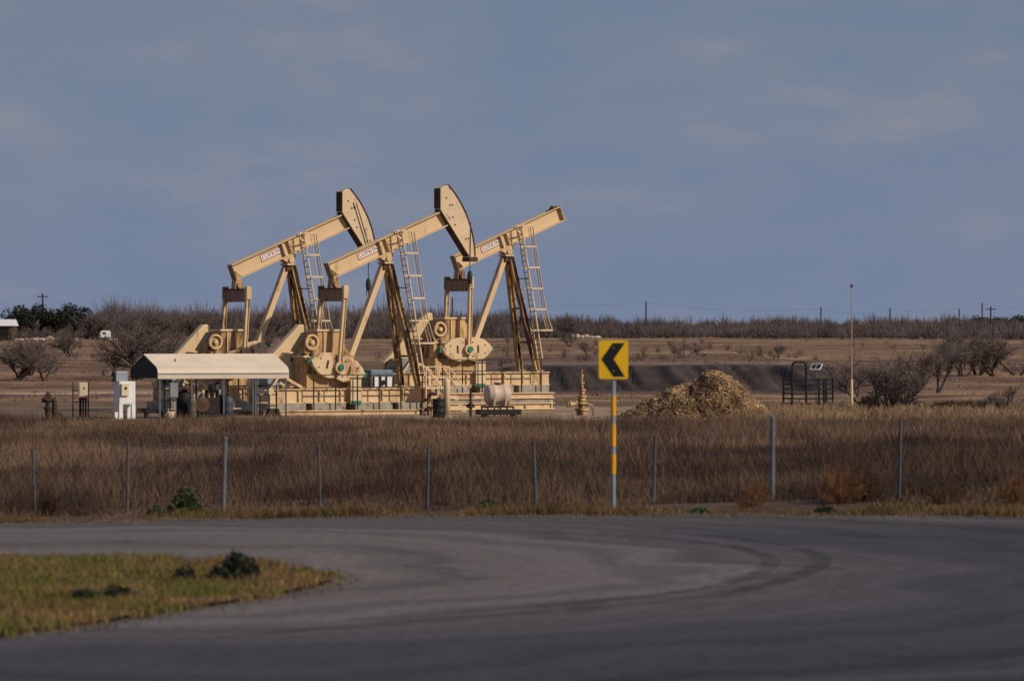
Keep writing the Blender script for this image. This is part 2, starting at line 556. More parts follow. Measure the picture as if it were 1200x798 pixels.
def copy_thing(src, loc, rotz, label, scale=1.0):
    o = src.copy()
    C.objects.link(o)
    o.location = loc
    o.rotation_euler = (0, 0, rotz)
    o.scale = (scale, scale, scale) if not isinstance(scale, tuple) else scale
    o['label'] = label
    for ch in list(src.children):
        c = ch.copy()
        C.objects.link(c)
        c.parent = o
        for g in list(ch.children):
            d = g.copy()
            C.objects.link(d)
            d.parent = c
    return o

# value noise for numpy arrays
def vnoise(x, y, seed=0):
    x = np.asarray(x, dtype=np.float64)
    y = np.asarray(y, dtype=np.float64)
    xi = np.floor(x)
    yi = np.floor(y)
    xf = x - xi
    yf = y - yi
    def h(a, b):
        s = np.sin(a * 127.1 + b * 311.7 + seed * 74.7) * 43758.5453
        return s - np.floor(s)
    u = xf * xf * (3 - 2 * xf)
    v = yf * yf * (3 - 2 * yf)
    return (h(xi, yi) * (1 - u) + h(xi + 1, yi) * u) * (1 - v) + (h(xi, yi + 1) * (1 - u) + h(xi + 1, yi + 1) * u) * v

def fbm(x, y, seed=0, octaves=4):
    t = 0
    a = 0.5
    for k in range(octaves):
        t = t + a * vnoise(x * 2 ** k, y * 2 ** k, seed + k * 13)
        a *= 0.5
    return t / (1 - 0.5 ** octaves)

def sstep(a, b, x):
    t = np.clip((np.asarray(x, dtype=np.float64) - a) / (b - a), 0, 1)
    return t * t * (3 - 2 * t)

# ------------------------------------------------------------------ terrain
YK = [-3000, 86, 90, 100, 120, 160, 220, 250, 300, 340, 400, 550, 900, 1400, 9000]
ZL = [0, 0, -0.06, -0.27, -0.45, -0.75, -1.15, -1.38, -1.40, -1.33, -0.80, -0.50, 0.40, 0.60, 0.60]
YR = [-3000, 86, 90, 100, 120, 160, 220, 250, 300, 377.5, 383.0, 550, 900, 1400, 9000]
ZR = [0, 0, -0.06, -0.27, -0.45, -0.75, -1.15, -1.38, -1.40, -1.58, 0.06, 0.10, 0.40, 0.60, 0.60]

def bank_w(x):
    return sstep(-5, 1, x) * (1 - sstep(20, 27, x))

def H(x, y):
    x = np.asarray(x, dtype=np.float64)
    y = np.asarray(y, dtype=np.float64)
    w = bank_w(x + 0.0 * y)
    gul = 3.0 * (vnoise(x * 0.35, y * 0.02, 5) - 0.5) + 2.6 * np.abs(vnoise(x * 1.25 + (y - 380) * 0.35, y * 0.03, 8) - 0.5) * 2 - 1.0 + 1.2 * (vnoise(x * 3.1 + (y - 380) * 0.5, y * 0.2, 9) - 0.5)
    yy = y + gul * sstep(350, 366, y) * (1 - sstep(392, 420, y))
    a = np.interp(y, YK, ZL)
    b = np.interp(yy, YR, ZR)
    z = a * (1 - w) + b * w
    cs = 0.034 * np.clip(x, -20, 20) * sstep(86.8, 93, y) * (1 - sstep(120, 240, y))
    z = z + cs
    rough = sstep(87, 92, y) * (1 - sstep(238, 250, y) * (1 - sstep(300, 320, y)))
    z = z + rough * 0.16 * (fbm(x * 0.22, y * 0.22, 3) - 0.5)
    far = sstep(400, 600, y)
    z = z + far * 0.9 * (fbm(x * 0.012, y * 0.006, 21) - 0.5)
    return z

def hz(x, y):
    return float(H(np.array([x]), np.array([y]))[0])

def X(px, Z):
    return (px - 600.0) / FPX * Z

def at(px, Z, dz=0.0):
    x = X(px, Z)
    return (x, Z, hz(x, Z) + dz)

def zy(py, Z):
    return CAMZ - (py - HOR) / FPX * Z

def make_ground():
    ys = np.concatenate([np.linspace(-900, 60, 25), np.linspace(62, 85.9, 10), np.linspace(86.2, 130, 70), np.linspace(131, 250, 70),
                         np.linspace(252, 340, 50), np.linspace(342, 374, 30), np.linspace(374.4, 389, 75), np.linspace(390, 420, 25), np.linspace(424, 700, 70), np.linspace(710, 1500, 60), np.linspace(1550, 9000, 25)])
    xs = np.concatenate([np.linspace(-3500, -140, 24), np.linspace(-130, -42, 24), np.linspace(-41, 41, 330), np.linspace(42, 130, 24), np.linspace(140, 3500, 24)])
    gx, gy = np.meshgrid(xs, ys)
    gz = H(gx, gy)
    nv = gx.size
    verts = np.stack([gx, gy, gz], -1).reshape(-1, 3).astype(np.float32)
    nx = len(xs)
    ny = len(ys)
    i, j = np.meshgrid(np.arange(nx - 1), np.arange(ny - 1))
    a = (j * nx + i).ravel()
    quads = np.stack([a, a + 1, a + nx + 1, a + nx], -1).astype(np.int32)
    me = bpy.data.meshes.new('ground')
    me.vertices.add(nv)
    me.vertices.foreach_set('co', verts.ravel())
    me.loops.add(len(quads) * 4)
    me.loops.foreach_set('vertex_index', quads.ravel())
    me.polygons.add(len(quads))
    me.polygons.foreach_set('loop_start', np.arange(0, len(quads) * 4, 4, dtype=np.int32))
    me.polygons.foreach_set('loop_total', np.full(len(quads), 4, dtype=np.int32))
    me.polygons.foreach_set('use_smooth', np.ones(len(quads), dtype=bool))
    me.update(calc_edges=True)
    # soil kinds
    x = gx.ravel()
    y = gy.ravel()
    def mixc(c, d, w):
        return c * (1 - w[:, None]) + np.array(d)[None, :] * w[:, None]
    col = np.tile(np.array([0.105, 0.070, 0.048]), (nv, 1))
    cal = sstep(246, 252, y + 3 * (fbm(x * 0.2, y * 0.05, 2) - 0.5)) * (1 - sstep(292, 302, y)) * (1 - sstep(12, 20, x))
    cal = cal * (0.35 + 0.65 * np.maximum(1 - sstep(252, 256, y), sstep(-20, -14, x)))
    col = mixc(col, (0.30, 0.215, 0.145), cal)                                     # caliche pad
    field = sstep(296, 310, y)
    band = fbm(x * 0.012, y * 0.075, 40)
    col = mixc(col, (0.225, 0.138, 0.088), field)
    col = mixc(col, (0.150, 0.092, 0.064), field * sstep(0.50, 0.62, band))
    col = mixc(col, (0.300, 0.190, 0.112), field * sstep(0.50, 0.38, band) * 0.8)
    road2 = np.exp(-((y - 345 - 0.08 * x) / 2.2) ** 2) * (1 - sstep(-14, -6, x))
    col = mixc(col, (0.44, 0.33, 0.25), road2)                                    # pale track on the left
    bank = sstep(358, 374, y) * (1 - sstep(383, 387, y)) * bank_w(x)
    col = mixc(col, (0.066, 0.050, 0.046), bank)                                  # dark bank soil, shade of its face put into the colour
    top = sstep(386, 392, y) * (1 - sstep(410, 430, y)) * bank_w(x)
    col = mixc(col, (0.20, 0.145, 0.115), top)
    c4 = np.concatenate([col, np.ones((nv, 1))], 1).astype(np.float32)
    ca = me.color_attributes.new('soil', 'FLOAT_COLOR', 'POINT')
    ca.data.foreach_set('color', c4.ravel())
    me.materials.append(M['ground'])
    o = bpy.data.objects.new('ground', me)
    C.objects.link(o)
    tag(o, kind='structure')
make_ground()

# ------------------------------------------------------------------ road, island
def plane_pt(px, py):
    Z = CAMZ * FPX / (py - HOR)
    return (X(px, Z), Z)

def flat_poly(name, pts, z, material, kind=None, parent=None):
    import bmesh
    bm = bmesh.new()
    vs = [bm.verts.new((p[0], p[1], z)) for p in pts]
    f = bm.faces.new(vs)
    bmesh.ops.triangulate(bm, faces=[f])
    bmesh.ops.recalc_face_normals(bm, faces=bm.faces)
    for f in bm.faces:
        if f.normal.z < 0:
            f.normal_flip()
    me = bpy.data.meshes.new(name)
    bm.to_mesh(me)
    bm.free()
    me.materials.append(M[material])
    o = bpy.data.objects.new(name, me)
    C.objects.link(o)
    if parent:
        o.parent = parent
    if kind:
        o['kind'] = kind
    return o

def smooth_line(pts, n=8, closed=False):
    out = []
    k = len(pts)
    for i in range(k - 1):
        p0 = pts[max(i - 1, 0)]
        p1 = pts[i]
        p2 = pts[i + 1]
        p3 = pts[min(i + 2, k - 1)]
        for s in range(n):
            t = s / n
            q = []
            for c in range(2):
                q.append(0.5 * ((2 * p1[c]) + (-p0[c] + p2[c]) * t + (2 * p0[c] - 5 * p1[c] + 4 * p2[c] - p3[c]) * t * t + (-p0[c] + 3 * p1[c] - 3 * p2[c] + p3[c]) * t ** 3))
            out.append(tuple(q))
    out.append(pts[-1])
    return out

rng = random.Random(4)
outer = smooth_line([(-160, 52), (-60, 72), (-20, 81.2), plane_pt(0, 613.5), plane_pt(250, 609), plane_pt(500, 605), plane_pt(720, 604), plane_pt(1000, 604.5), plane_pt(1200, 606), (13, 83), (18.5, 76), (21.5, 66), (22.5, 40), (22.5, -60)], 12)
outer = [(x + 0.05 * math.sin(y * 3.1 + x * 5.3), y + 0.10 * math.sin(x * 2.3) + 0.06 * math.sin(x * 7.1)) for x, y in outer]
inner = smooth_line([(-30, -60), (-16, 12), (-8.4, 41), plane_pt(0, 747), plane_pt(110, 733), plane_pt(200, 718), plane_pt(300, 703), plane_pt(365, 690), plane_pt(393, 681),
                     plane_pt(385, 674), plane_pt(345, 668), plane_pt(290, 662), plane_pt(150, 657), plane_pt(0, 655.5), (-20, 68.5), (-60, 60), (-160, 38)], 8)
inner = [(x + 0.04 * math.sin(y * 5.1), y + 0.06 * math.sin(x * 6.3)) for x, y in inner]
road = flat_poly('road', outer + [(-30, -60)] + inner[1:], 0.006, 'asphalt', 'structure')

def strip(pts, w, z):
    L = smooth_line(pts, 10)
    m = MB()
    left = []
    right = []
    for i, p in enumerate(L):
        a = Vector(L[max(i - 1, 0)])
        b = Vector(L[min(i + 1, len(L) - 1)])
        d = (b - a).normalized()
        nrm = Vector((-d.y, d.x))
        ww = w * (0.35 + 0.65 * math.sin(math.pi * (i + 0.5) / len(L)) ** 0.5) * (0.97 + 0.06 * rng.random())
        left.append((p[0] + nrm.x * ww / 2, p[1] + nrm.y * ww / 2, z))
        right.append((p[0] - nrm.x * ww / 2, p[1] - nrm.y * ww / 2, z))
    k = len(L)
    m.add(left + right, [(i, i + 1, k + i + 1, k + i) for i in range(k - 1)])
    return m
marks = [
    ([(600, 617), (740, 622), (860, 631), (935, 643), (962, 657), (940, 673), (880, 690), (780, 705), (650, 716), (480, 728), (250, 748)], 0.27),
    ([(620, 624), (740, 629), (840, 638), (893, 650), (903, 662), (875, 678), (810, 692), (700, 705), (560, 716), (400, 728)], 0.24),
]
for pts, w in marks:
    o = strip([plane_pt(*p) for p in pts], w, 0.011).build('tyre_mark', 'rubber', road)

ipoly = inner[:]
m = MB()
flat = flat_poly('grass_island', ipoly, 0.045, 'island_soil', 'structure')

def in_poly(px, py, poly):
    inside = np.zeros(len(px), dtype=bool)
    n = len(poly)
    j = n - 1
    for i in range(n):
        xi, yi = poly[i]
        xj, yj = poly[j]
        c = ((yi > py) != (yj > py)) & (px < (xj - xi) * (py - yi) / (yj - yi + 1e-12) + xi)
        inside ^= c
        j = i
    return inside

# ------------------------------------------------------------------ grasses (uncountable)
nr = np.random.default_rng(11)

def blades(name, bx, by, bz, h, w, lean, material, label, cat='grass', parent=None, simple=False):
    n = len(bx)
    ang = nr.uniform(0, 2 * np.pi, n)          # facing
    la = nr.uniform(0, 2 * np.pi, n)
    lx = np.cos(la) * lean + 0.10 * lean
    ly = np.sin(la) * lean
    cx = np.cos(ang) * w * 0.5
    cy = np.sin(ang) * w * 0.5
    if simple:
        v = np.zeros((n, 3, 3), dtype=np.float32)
        v[:, 0] = np.stack([bx - cx, by - cy, bz - 0.03], -1)
        v[:, 1] = np.stack([bx + cx, by + cy, bz - 0.03], -1)
        v[:, 2] = np.stack([bx + lx * h, by + ly * h, bz + h], -1)
        o = fast_mesh(name, v, np.arange(n * 3).reshape(-1, 3), material, parent)
        return tag(o, label, cat, kind='stuff')
    v = np.zeros((n, 5, 3), dtype=np.float32)
    v[:, 0] = np.stack([bx - cx, by - cy, bz - 0.03], -1)
    v[:, 1] = np.stack([bx + cx, by + cy, bz - 0.03], -1)
    mx = bx + lx * h * 0.35
    my = by + ly * h * 0.35
    v[:, 2] = np.stack([mx - cx * 0.8, my - cy * 0.8, bz + h * 0.55], -1)
    v[:, 3] = np.stack([mx + cx * 0.8, my + cy * 0.8, bz + h * 0.55], -1)
    v[:, 4] = np.stack([bx + lx * h, by + ly * h, bz + h], -1)
    b = (np.arange(n) * 5)[:, None, None]
    t = np.array([[0, 1, 3], [0, 3, 2], [2, 3, 4]])[None] + b
    o = fast_mesh(name, v, t, material, parent)
    if label:
        tag(o, label, cat, kind='stuff')
    return o

def clumps(n_cl, per, spread, sampler):
    cx, cy = sampler(n_cl)
    k = len(cx)
    x = np.repeat(cx, per) + nr.normal(0, spread, k * per)
    y = np.repeat(cy, per) + nr.normal(0, spread, k * per)
    ch = np.repeat(nr.uniform(0.6, 1.15, k), per)
    return x, y, ch

def fence_y(x):
    # fence line, nearer on the right
    return np.interp(x, [-40, -8.9, 6.3, 40], [126, 106, 92.0, 72])

def field_sampler(y0, y1):
    def s(n):
        t = nr.uniform(0, 1, n)
        y = y0 * (y1 / y0) ** t
        x = nr.uniform(-1, 1, n) * (y * 0.098 + 5)
        return x, y
    return s

def field_h(x, y, ch):
    pt = fbm(x * 0.35, y * 0.12, 17)
    big = fbm(x * 0.08, y * 0.035, 19)
    h = ch * (0.10 + 0.46 * sstep(0.32, 0.75, pt) + 0.12 * sstep(0.4, 0.7, big)) * nr.uniform(0.45, 1.25, len(x))
    fd = y - fence_y(x)
    return h * (0.35 + 0.65 * sstep(-3, 7, fd)) * (1 - 0.35 * sstep(222, 248, y))
x, y, ch = clumps(34000, 7, 0.20, field_sampler(88, 150))
keep = (y > fence_y(x) - 3.0 + 3.0 * vnoise(x * 0.7, y * 0.3, 4)) & (y > 89)
x, y, ch = x[keep], y[keep], ch[keep]
blades('field_grass', x, y, H(x, y), field_h(x, y, ch), 0.008 + 0.00003 * y, 0.50, 'grass_shaded', 'tall dry grass with cloud shade in its brown, between the wire fence and the well pad')
x, y, ch = clumps(80000, 5, 0.22, field_sampler(150, 254))
keep = (y < 249 + 5 * vnoise(x * 0.3, 0 * y, 9)) & (nr.uniform(0, 1, len(x)) < 1.0 - 0.55 * sstep(0.45, 0.6, fbm(x * 0.1, y * 0.05, 77)))
x, y, ch = x[keep], y[keep], ch[keep]
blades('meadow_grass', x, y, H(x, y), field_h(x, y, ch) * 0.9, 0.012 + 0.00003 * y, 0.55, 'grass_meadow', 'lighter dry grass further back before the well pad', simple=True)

x, y, ch = clumps(9000, 9, 0.08, field_sampler(236, 300))
keep = (x > 9 + 3 * vnoise(y * 0.2, x * 0, 3)) & (y < 292)
x, y, ch = x[keep], y[keep], ch[keep]
h = ch * nr.uniform(0.15, 0.42, len(x))
blades('pale_grass', x, y, H(x, y), h, 0.022, 0.4, 'grass_lit', 'straw grass paled as if sunlit on the flat right of the spoil pile')

x, y, ch = clumps(900, 14, 0.16, field_sampler(100, 240))
keep = (y > fence_y(x) + 1.5) & (fbm(x * 0.15, y * 0.06, 93) > 0.46)
x, y, ch = x[keep], y[keep], ch[keep]
blades('tall_weeds', x, y, H(x, y), ch * nr.uniform(0.35, 0.85, len(x)), 0.012 + 0.00004 * y, 0.45, 'brown_weed', 'darker tall dry weeds standing in the brown grass', 'weeds', simple=True)
x, y, ch = clumps(900, 12, 0.13, lambda n: (nr.uniform(-30, 12, n), nr.uniform(248, 268, n)))
keep = (fbm(x * 0.4, y * 0.3, 88) > 0.5) & ((y < 255.5) | (x < -16))
x, y, ch = x[keep], y[keep], ch[keep]
blades('pad_weeds', x, y, H(x, y), ch * nr.uniform(0.12, 0.5, len(x)), 0.02, 0.5, 'grass_meadow', 'dry weeds growing round the tanks and meters on the pad edge', simple=True)

def verge_sampler(n):
    x = nr.uniform(-14, 14, n)
    e = np.interp(x, [p[0] for p in outer[:120] if p[1] > 78], [p[1] for p in outer[:120] if p[1] > 78])
    y = e + nr.exponential(0.9, n) + 0.02
    return x, y
x, y, ch = clumps(9000, 8, 0.06, verge_sampler)
keep = (y < fence_y(x) + 2)
x, y, ch = x[keep], y[keep], ch[keep]
h = ch * nr.uniform(0.03, 0.15, len(x)) * (0.1 + 1.5 * sstep(0.3, 0.75, fbm(x * 0.8, y * 0.4, 6)))
blades('verge_grass', x, y, H(x, y), h, 0.010, 0.5, 'grass_verge', 'short yellow green grass along the far road edge')

def isl_sampler(n):
    return nr.uniform(-9.5, -1.8, n), nr.uniform(49, 73.5, n)
x, y, ch = clumps(16000, 8, 0.05, isl_sampler)
keep = in_poly(x + 0.22 * (vnoise(x * 2.3, y * 2.3, 61) - 0.5), y + 1.3 * (vnoise(x * 3.1, y * 1.1, 62) - 0.5) + 0.35, ipoly)
x, y, ch = x[keep], y[keep], ch[keep]
h = ch * nr.uniform(0.03, 0.105, len(x)) * (0.3 + 1.5 * fbm(x * 0.9, y * 0.5, 8))
blades('island_grass', x, y, np.full(len(x), 0.045), h, 0.009, 0.5, 'grass_island', 'patchy green and straw grass on the island inside the bend')

# dry weeds dotted over the far field
x, y, ch = clumps(3000, 9, 0.30, lambda n: (lambda yy: (nr.uniform(-1, 1, n) * (yy * 0.1 + 8), yy))(300 * (840 / 300) ** nr.uniform(0, 1, n)))
keep = (fbm(x * 0.05, y * 0.03, 31) > 0.45)
bw = bank_w(x)
keep &= ~((y > 350) & (y < 392) & (bw > 0.3))
x, y, ch = x[keep], y[keep], ch[keep]
h = ch * nr.uniform(0.08, 0.28, len(x))
blades('field_weeds', x, y, H(x, y), h, 0.04, 0.8, 'grass_meadow', 'low dry weeds dotted over the far bare field')

# ------------------------------------------------------------------ pumping units
def hoop_pts(c, du, half, n=8):
    pts = []
    for k in range(n + 1):
        a = -math.pi / 2 + math.pi * k / n
        pts.append(Vector(c) + Vector((math.cos(a) * du, math.sin(a) * half, 0)))
    return pts

def pump_jack(px, Z, label, rot=33.0, scale=1.0, raise_=0.0, head=True, crank=-13.0, pin=(-3.2, 2.23), long_line=False, platform=False, engine=False, seed=1):
    rj = random.Random(seed)
    x = X(px, Z)
    t = thing('pump_jack', label, 'pump jack', (x, Z, hz(x, Z)), R(rot), 'pump jacks on the well pad', scale)
    G = raise_ / scale
    BZ = 7.38 + G
    BE = R(21.8)
    cb, sb = math.cos(BE), math.sin(BE)
    def W(e1, y, e2):           # beam coordinates -> local
        return (e1 * cb - e2 * sb, y, BZ + e1 * sb + e2 * cb)
    # --- base
    if platform:
        pl = MB()
        pl.box(-6.9, 1.85, -1.50, 1.5, -0.15, G + 0.17)
        p = pl.build('platform', 'tan', t)
        fl = MB()
        for zz in (0.10, 0.40, 0.66, G + 0.15):
            fl.box(-6.95, 1.90, -1.60, -1.503, zz, zz + 0.05)
            fl.box(1.853, 1.95, -1.50, 1.5, zz, zz + 0.05)
        fl.build('flange', 'tan_pale', p)
        gp = MB()
        gp.box(-6.8, 1.75, -1.512, -1.502, 0.462, 0.648)
        gp.build('side_panel', 'concrete', p)
        for k in range(6):
            u = -6.4 + k * 1.62
            MB().box(u, u + 0.08, -1.58, -1.503, 0.15, 0.40).build('stiffener', 'tan', p)
    else:
        for s in (-1, 1):
            MB().ibeam((-7.6, 1.5 * s, 0.07), (2.25, 1.5 * s, 0.07), 0.2, 0.34).build('ground_beam', 'tan', t)
    for k in range(4):
        u0 = -7.2 + k * 2.38
        MB().box(u0, u0 + 2.05 - 0.2 * (k % 2), -1.25, 1.25, G + 0.18, G + 0.55).build('concrete_block', 'concrete', t, bevel=0.02)
    for s in (-1, 1):
        sk = MB().ibeam((-7.0, 0.95 * s, G + 0.90), (1.95, 0.95 * s, G + 0.90), 0.26, 0.68, 0.05, 0.05).build('skid_beam', 'tan', t)
        if s == -1:
            for k in range(8):
                u = -6.6 + k * 1.15
                MB().box(u, u + 0.04, -1.075, -0.98, G + 0.61, G + 1.19).build('stiffener', 'tan', sk)
    cm = MB()
    for u in (-6.8, -5.2, -3.6, -2.0, 0.2, 1.7):
        cm.box(u, u + 0.2, -0.9, 0.9, G + 0.62, G + 1.15)
    cm.build('cross_members', 'tan', t)
    # --- gear reducer on its pedestal
    MB().box(-4.7, -2.3, -0.55, 0.55, G + 1.25, G + 1.95).build('pedestal', 'tan_oil_shade', t)
    gb = MB()
    gb.prism([(-4.75, G + 1.95), (-4.75, G + 2.75), (-4.05, G + 3.3), (-4.05, G + 4.0), (-2.9, G + 4.0), (-2.45, G + 3.1), (-2.2, G + 2.9), (-2.2, G + 1.95)], -0.46, 0.46)
    g = gb.build('gearbox', 'tan_oil_shade', t, bevel=0.03)
    MB().box(-4.12, -2.83, -0.53, 0.53, G + 3.93, G + 4.02).build('gearbox_lid', 'tan_pale', g)
    MB().box(-4.85, -2.1, -0.53, 0.53, G + 2.70, G + 2.78).build('gearbox_flange', 'tan', g)
    ribs = MB()
    for u in (-3.75, -3.3):
        ribs.box(u, u + 0.06, -0.54, -0.462, G + 2.80, G + 3.9)
    ribs.build('gearbox_ribs', 'tan', g)
    bd = MB().lathe([(0.37, 0.0), (0.37, 0.16), (0.28, 0.16), (0.28, 0.03), (0.10, 0.03), (0.10, 0.2), (0.02, 0.2)], (-4.42, -0.46, G + 3.42), (0, -1, 0), 24)
    b = bd.build('brake_drum', 'tan', t)
    MB().lathe([(0.27, 0.032), (0.27, 0.05), (0.11, 0.05)], (-4.42, -0.46, G + 3.42), (0, -1, 0), 24).build('drum_recess', 'tan_dirty', b)
    MB().path([(-4.85, -0.52, G + 3.05), (-4.83, -0.54, G + 3.55), (-4.6, -0.54, G + 3.86), (-4.2, -0.54, G + 3.84)], 0.03, 6).build('brake_band', 'rust', b)
    MB().bar((-4.42, -0.58, G + 2.95), (-4.42, -0.58, G + 1.9), 0.09, 0.09, (1, 0, 0)).build('brake_lever', 'tan_dirty', b)
    MB().box(-4.75, -4.1, -0.455, 0.1, G + 2.9, G + 3.36).build('brake_mount', 'tan_dirty', b)
    # --- belt guard and motor at the rear
    bgp = [(-3.95, G + 4.18), (-4.15, G + 4.26), (-4.38, G + 4.20), (-5.8, G + 2.85), (-6.95, G + 1.75), (-7.05, G + 1.45), (-6.9, G + 1.2), (-6.2, G + 1.0), (-3.95, G + 1.75)]
    MB().prism(bgp, 0.72, 1.12).build('belt_guard', 'tan_beam', t, bevel=0.05)
    mo = MB().tube((-6.6, -0.75, G + 1.62), (-6.6, 0.55, G + 1.62), 0.34, 0.34, 18)
    mo.box(-6.95, -6.25, -0.6, 0.4, G + 1.2, G + 1.36)
    mo.build('motor', 'grey', t)
    br = MB()
    for y in (-0.95, 0.4):
        br.bar((-6.4, y, G + 1.9), (-5.1, y, G + 1.25), 0.12, 0.12)
        br.bar((-6.4, y, G + 1.9), (-6.9, y, G + 1.25), 0.10, 0.10)
    br.build('motor_brace', 'tan', t)
    # --- cranks with counterweights
    ca = R(crank)
    cc, sc_ = math.cos(ca), math.sin(ca)
    pu, pz = pin[0], pin[1] + G
    def K(a, b_):
        return (pu + a * cc - b_ * sc_, pz + a * sc_ + b_ * cc)
    wpoly = [(-1.50, 0.0), (-1.30, 0.26), (-0.95, 0.50), (-0.45, 0.60), (0.0, 0.50), (0.45, 0.60), (0.95, 0.50), (1.30, 0.26), (1.50, 0.0),
             (1.30, -0.26), (0.95, -0.50), (0.45, -0.62), (0.0, -0.55), (-0.45, -0.62), (-0.95, -0.50), (-1.30, -0.26)]
    for s in (-1, 1):
        arm = MB()
        arm.prism([K(-1.52, -0.16), K(-1.52, 0.16), K(0.5, 0.30), K(1.52, 0.16), K(1.52, -0.16), K(0.5, -0.30)], s * 0.60, s * 0.78)
        arm.tube((pu + 0.45, 0.4 * s, pz - 0.1), (pu + 0.45, 0.82 * s, pz - 0.1), 0.26, 0.26, 16)
        cr = arm.build('crank', 'tan', t)
        for side in (-1, 1):
            hp = [p for p in wpoly if p[0] * side >= -0.001]
            cx = [(a + 0.03 * side, b_) for a, b_ in hp]
            MB().prism([K(a, b_) for a, b_ in cx], s * 0.70, s * 0.96).build('counterweight', 'weight', cr, bevel=0.03)
            tip = MB().prism([K(side * 1.42, 0.13), K(side * 1.66, 0.10), K(side * 1.66, -0.10), K(side * 1.42, -0.13)], s * 0.72, s * 0.90)
            tip.build('weight_tip', 'green', cr)
            slot = MB()
            a0, b0 = side * 0.62, 0.0
            slot.prism([K(a0 - 0.06, 0.20), K(a0 + 0.06, 0.20), K(a0 + 0.06, -0.2), K(a0 - 0.06, -0.2)], s * 0.955, s * 0.963)
            slot.build('slot', 'rust', cr)
            bo = MB()
            for (aa, bb) in ((1.05, 0.2), (1.05, -0.22), (0.3, 0.36), (0.3, -0.36)):
                c0 = K(side * aa, bb)
                bo.tube((c0[0], s * 0.955, c0[1]), (c0[0], s * 0.99, c0[1]), 0.035, 0.035, 8)
            bo.build('bolts', 'rust', cr)['kind'] = 'stuff'
        # crank pin and pitman arm
        pinm = MB().tube((pu, s * 0.95, pz), (pu, s * 1.24, pz), 0.15, 0.15, 16).build('crank_pin', 'green', cr)
        pm_ = MB()
        top = (-2.92, s * 1.08, 5.62 + G)
        pm_.ibeam((pu, s * 1.08, pz + 0.2), top, 0.17, 0.20, 0.03, 0.05, (1, 0, 0))
        pm_.lathe([(0.10, 0), (0.27, 0), (0.27, 0.15), (0.16, 0.15)], (pu, s * 1.165, pz), (0, -s, 0), 18)
        pit = pm_.build('pitman_arm', 'tan', t)
        MB().box(-3.05, -2.77, s * 1.08 - 0.11, s * 1.08 + 0.11, 5.45 + G, 6.08 + G).build('pitman_cap', 'tan' if s == -1 else 'rust_box', pit, bevel=0.03)
    # junction panel with the green stripe
    jp = MB().box(-2.72, -2.15, -1.30, -1.20, G + 0.50, G + 1.78).build('kick_panel', 'tan_pale', t)
    MB().box(-2.72, -2.15, -1.312, -1.303, G + 0.50, G + 0.66).build('green_stripe', 'green', jp)
    # --- equalizer
    eq = MB().box(-3.06, -2.78, -0.97, 0.97, 5.33 + G, 5.92 + G).build('equalizer', 'rust_box', t, bevel=0.02)
    MB().box(-3.12, -2.74, -0.965, 0.965, 5.921 + G, 5.97 + G).build('equalizer_flange', 'rust', eq)
    tb = MB()
    tb.prism([(-3.12, 5.97 + G), (-2.64, 5.97 + G), (-2.68, 6.25 + G), (-2.80, 6.52 + G), (-3.05, 6.42 + G)], -0.20, 0.20)
    tb.tube((-2.90, -0.30, 6.14 + G), (-2.90, 0.30, 6.14 + G), 0.13, 0.13, 14)
    tb.build('tail_bearing', 'tan_dirty', t)
    # --- walking beam
    wb = MB()
    e0, e1 = -3.15, 3.80
    wb.ibeam(W(e0, 0, 0.60), W(e1, 0, 0.60), 0.42, 0.78, 0.05, 0.04, (-sb, 0, cb))
    beam = wb.build('walking_beam', 'tan_beam', t)
    ep = MB()
    ep.bar(W(e0 - 0.04, 0, 0.60), W(e0 - 0.001, 0, 0.60), 0.44, 0.80, (-sb, 0, cb))
    ep.build('rear_end_plate', 'rust_box', beam)
    ep = MB()
    ep.bar(W(e1 + 0.001, 0, 0.60), W(e1 + 0.05, 0, 0.60), 0.46, 0.84, (-sb, 0, cb))
    ep.build('front_end_plate', 'tan', beam)
    for e in (-0.18, 0.22):
        for s in (-1, 1):
            st = MB()
            st.prism([(0, 0.255), (0.03, 0.255), (0.03, 0.945), (0, 0.945)], s * 0.021, s * 0.19, lambda a, y, c, e=e: W(e + a, y, c))
            st.build('stiffener', 'tan', beam)
    tg = MB()
    tg.prism([(-3.12, 0.25), (-2.80, 0.25), (-3.05, 0.62)], -0.17, -0.022, lambda a, y, c: W(a, y, c))
    tg.build('tail_gusset', 'tan_dirty', beam)
    # name plate on the near side
    npl = MB().prism([(-1.45, 0.465), (-0.15, 0.465), (-0.15, 0.795), (-1.45, 0.795)], -0.034, -0.021, lambda a, y, c: W(a, y, c)).build('name_plate', 'red', beam)
    MB().prism([(-1.415, 0.50), (-0.185, 0.50), (-0.185, 0.76), (-1.415, 0.76)], -0.040, -0.035, lambda a, y, c: W(a, y, c)).build('plate_field', 'white', npl)
    cu = bpy.data.curves.new('lettering', 'FONT')
    cu.body = 'LUFKIN'
    cu.size = 0.245
    cu.align_x = 'CENTER'
    cu.align_y = 'CENTER'
    cu.offset = 0.0
    cu.extrude = 0.003
    cu.space_character = 1.12
    to = bpy.data.objects.new('lettering_curve', cu)
    C.objects.link(to)
    bpy.context.view_layer.update()
    dg = bpy.context.evaluated_depsgraph_get()
    tm = bpy.data.meshes.new_from_object(to.evaluated_get(dg))
    C.objects.unlink(to)
    bpy.data.objects.remove(to)
    cx_, cy_, cz_ = W(-0.80, -0.044, 0.63)
    mtx = Matrix(((cb, -sb, 0, cx_), (0, 0, -1, cy_), (sb, cb, 0, cz_), (0, 0, 0, 1)))
    wid = max(v.co.x for v in tm.vertices) - min(v.co.x for v in tm.vertices)
    sx = 1.08 / wid
    for v in tm.vertices:
        v.co.x *= sx
    tm.transform(mtx)
    tm.materials.clear()
    tm.materials.append(M['letter_red'])
    lo = bpy.data.objects.new('lettering', tm)
    C.objects.link(lo)
    lo.parent = npl
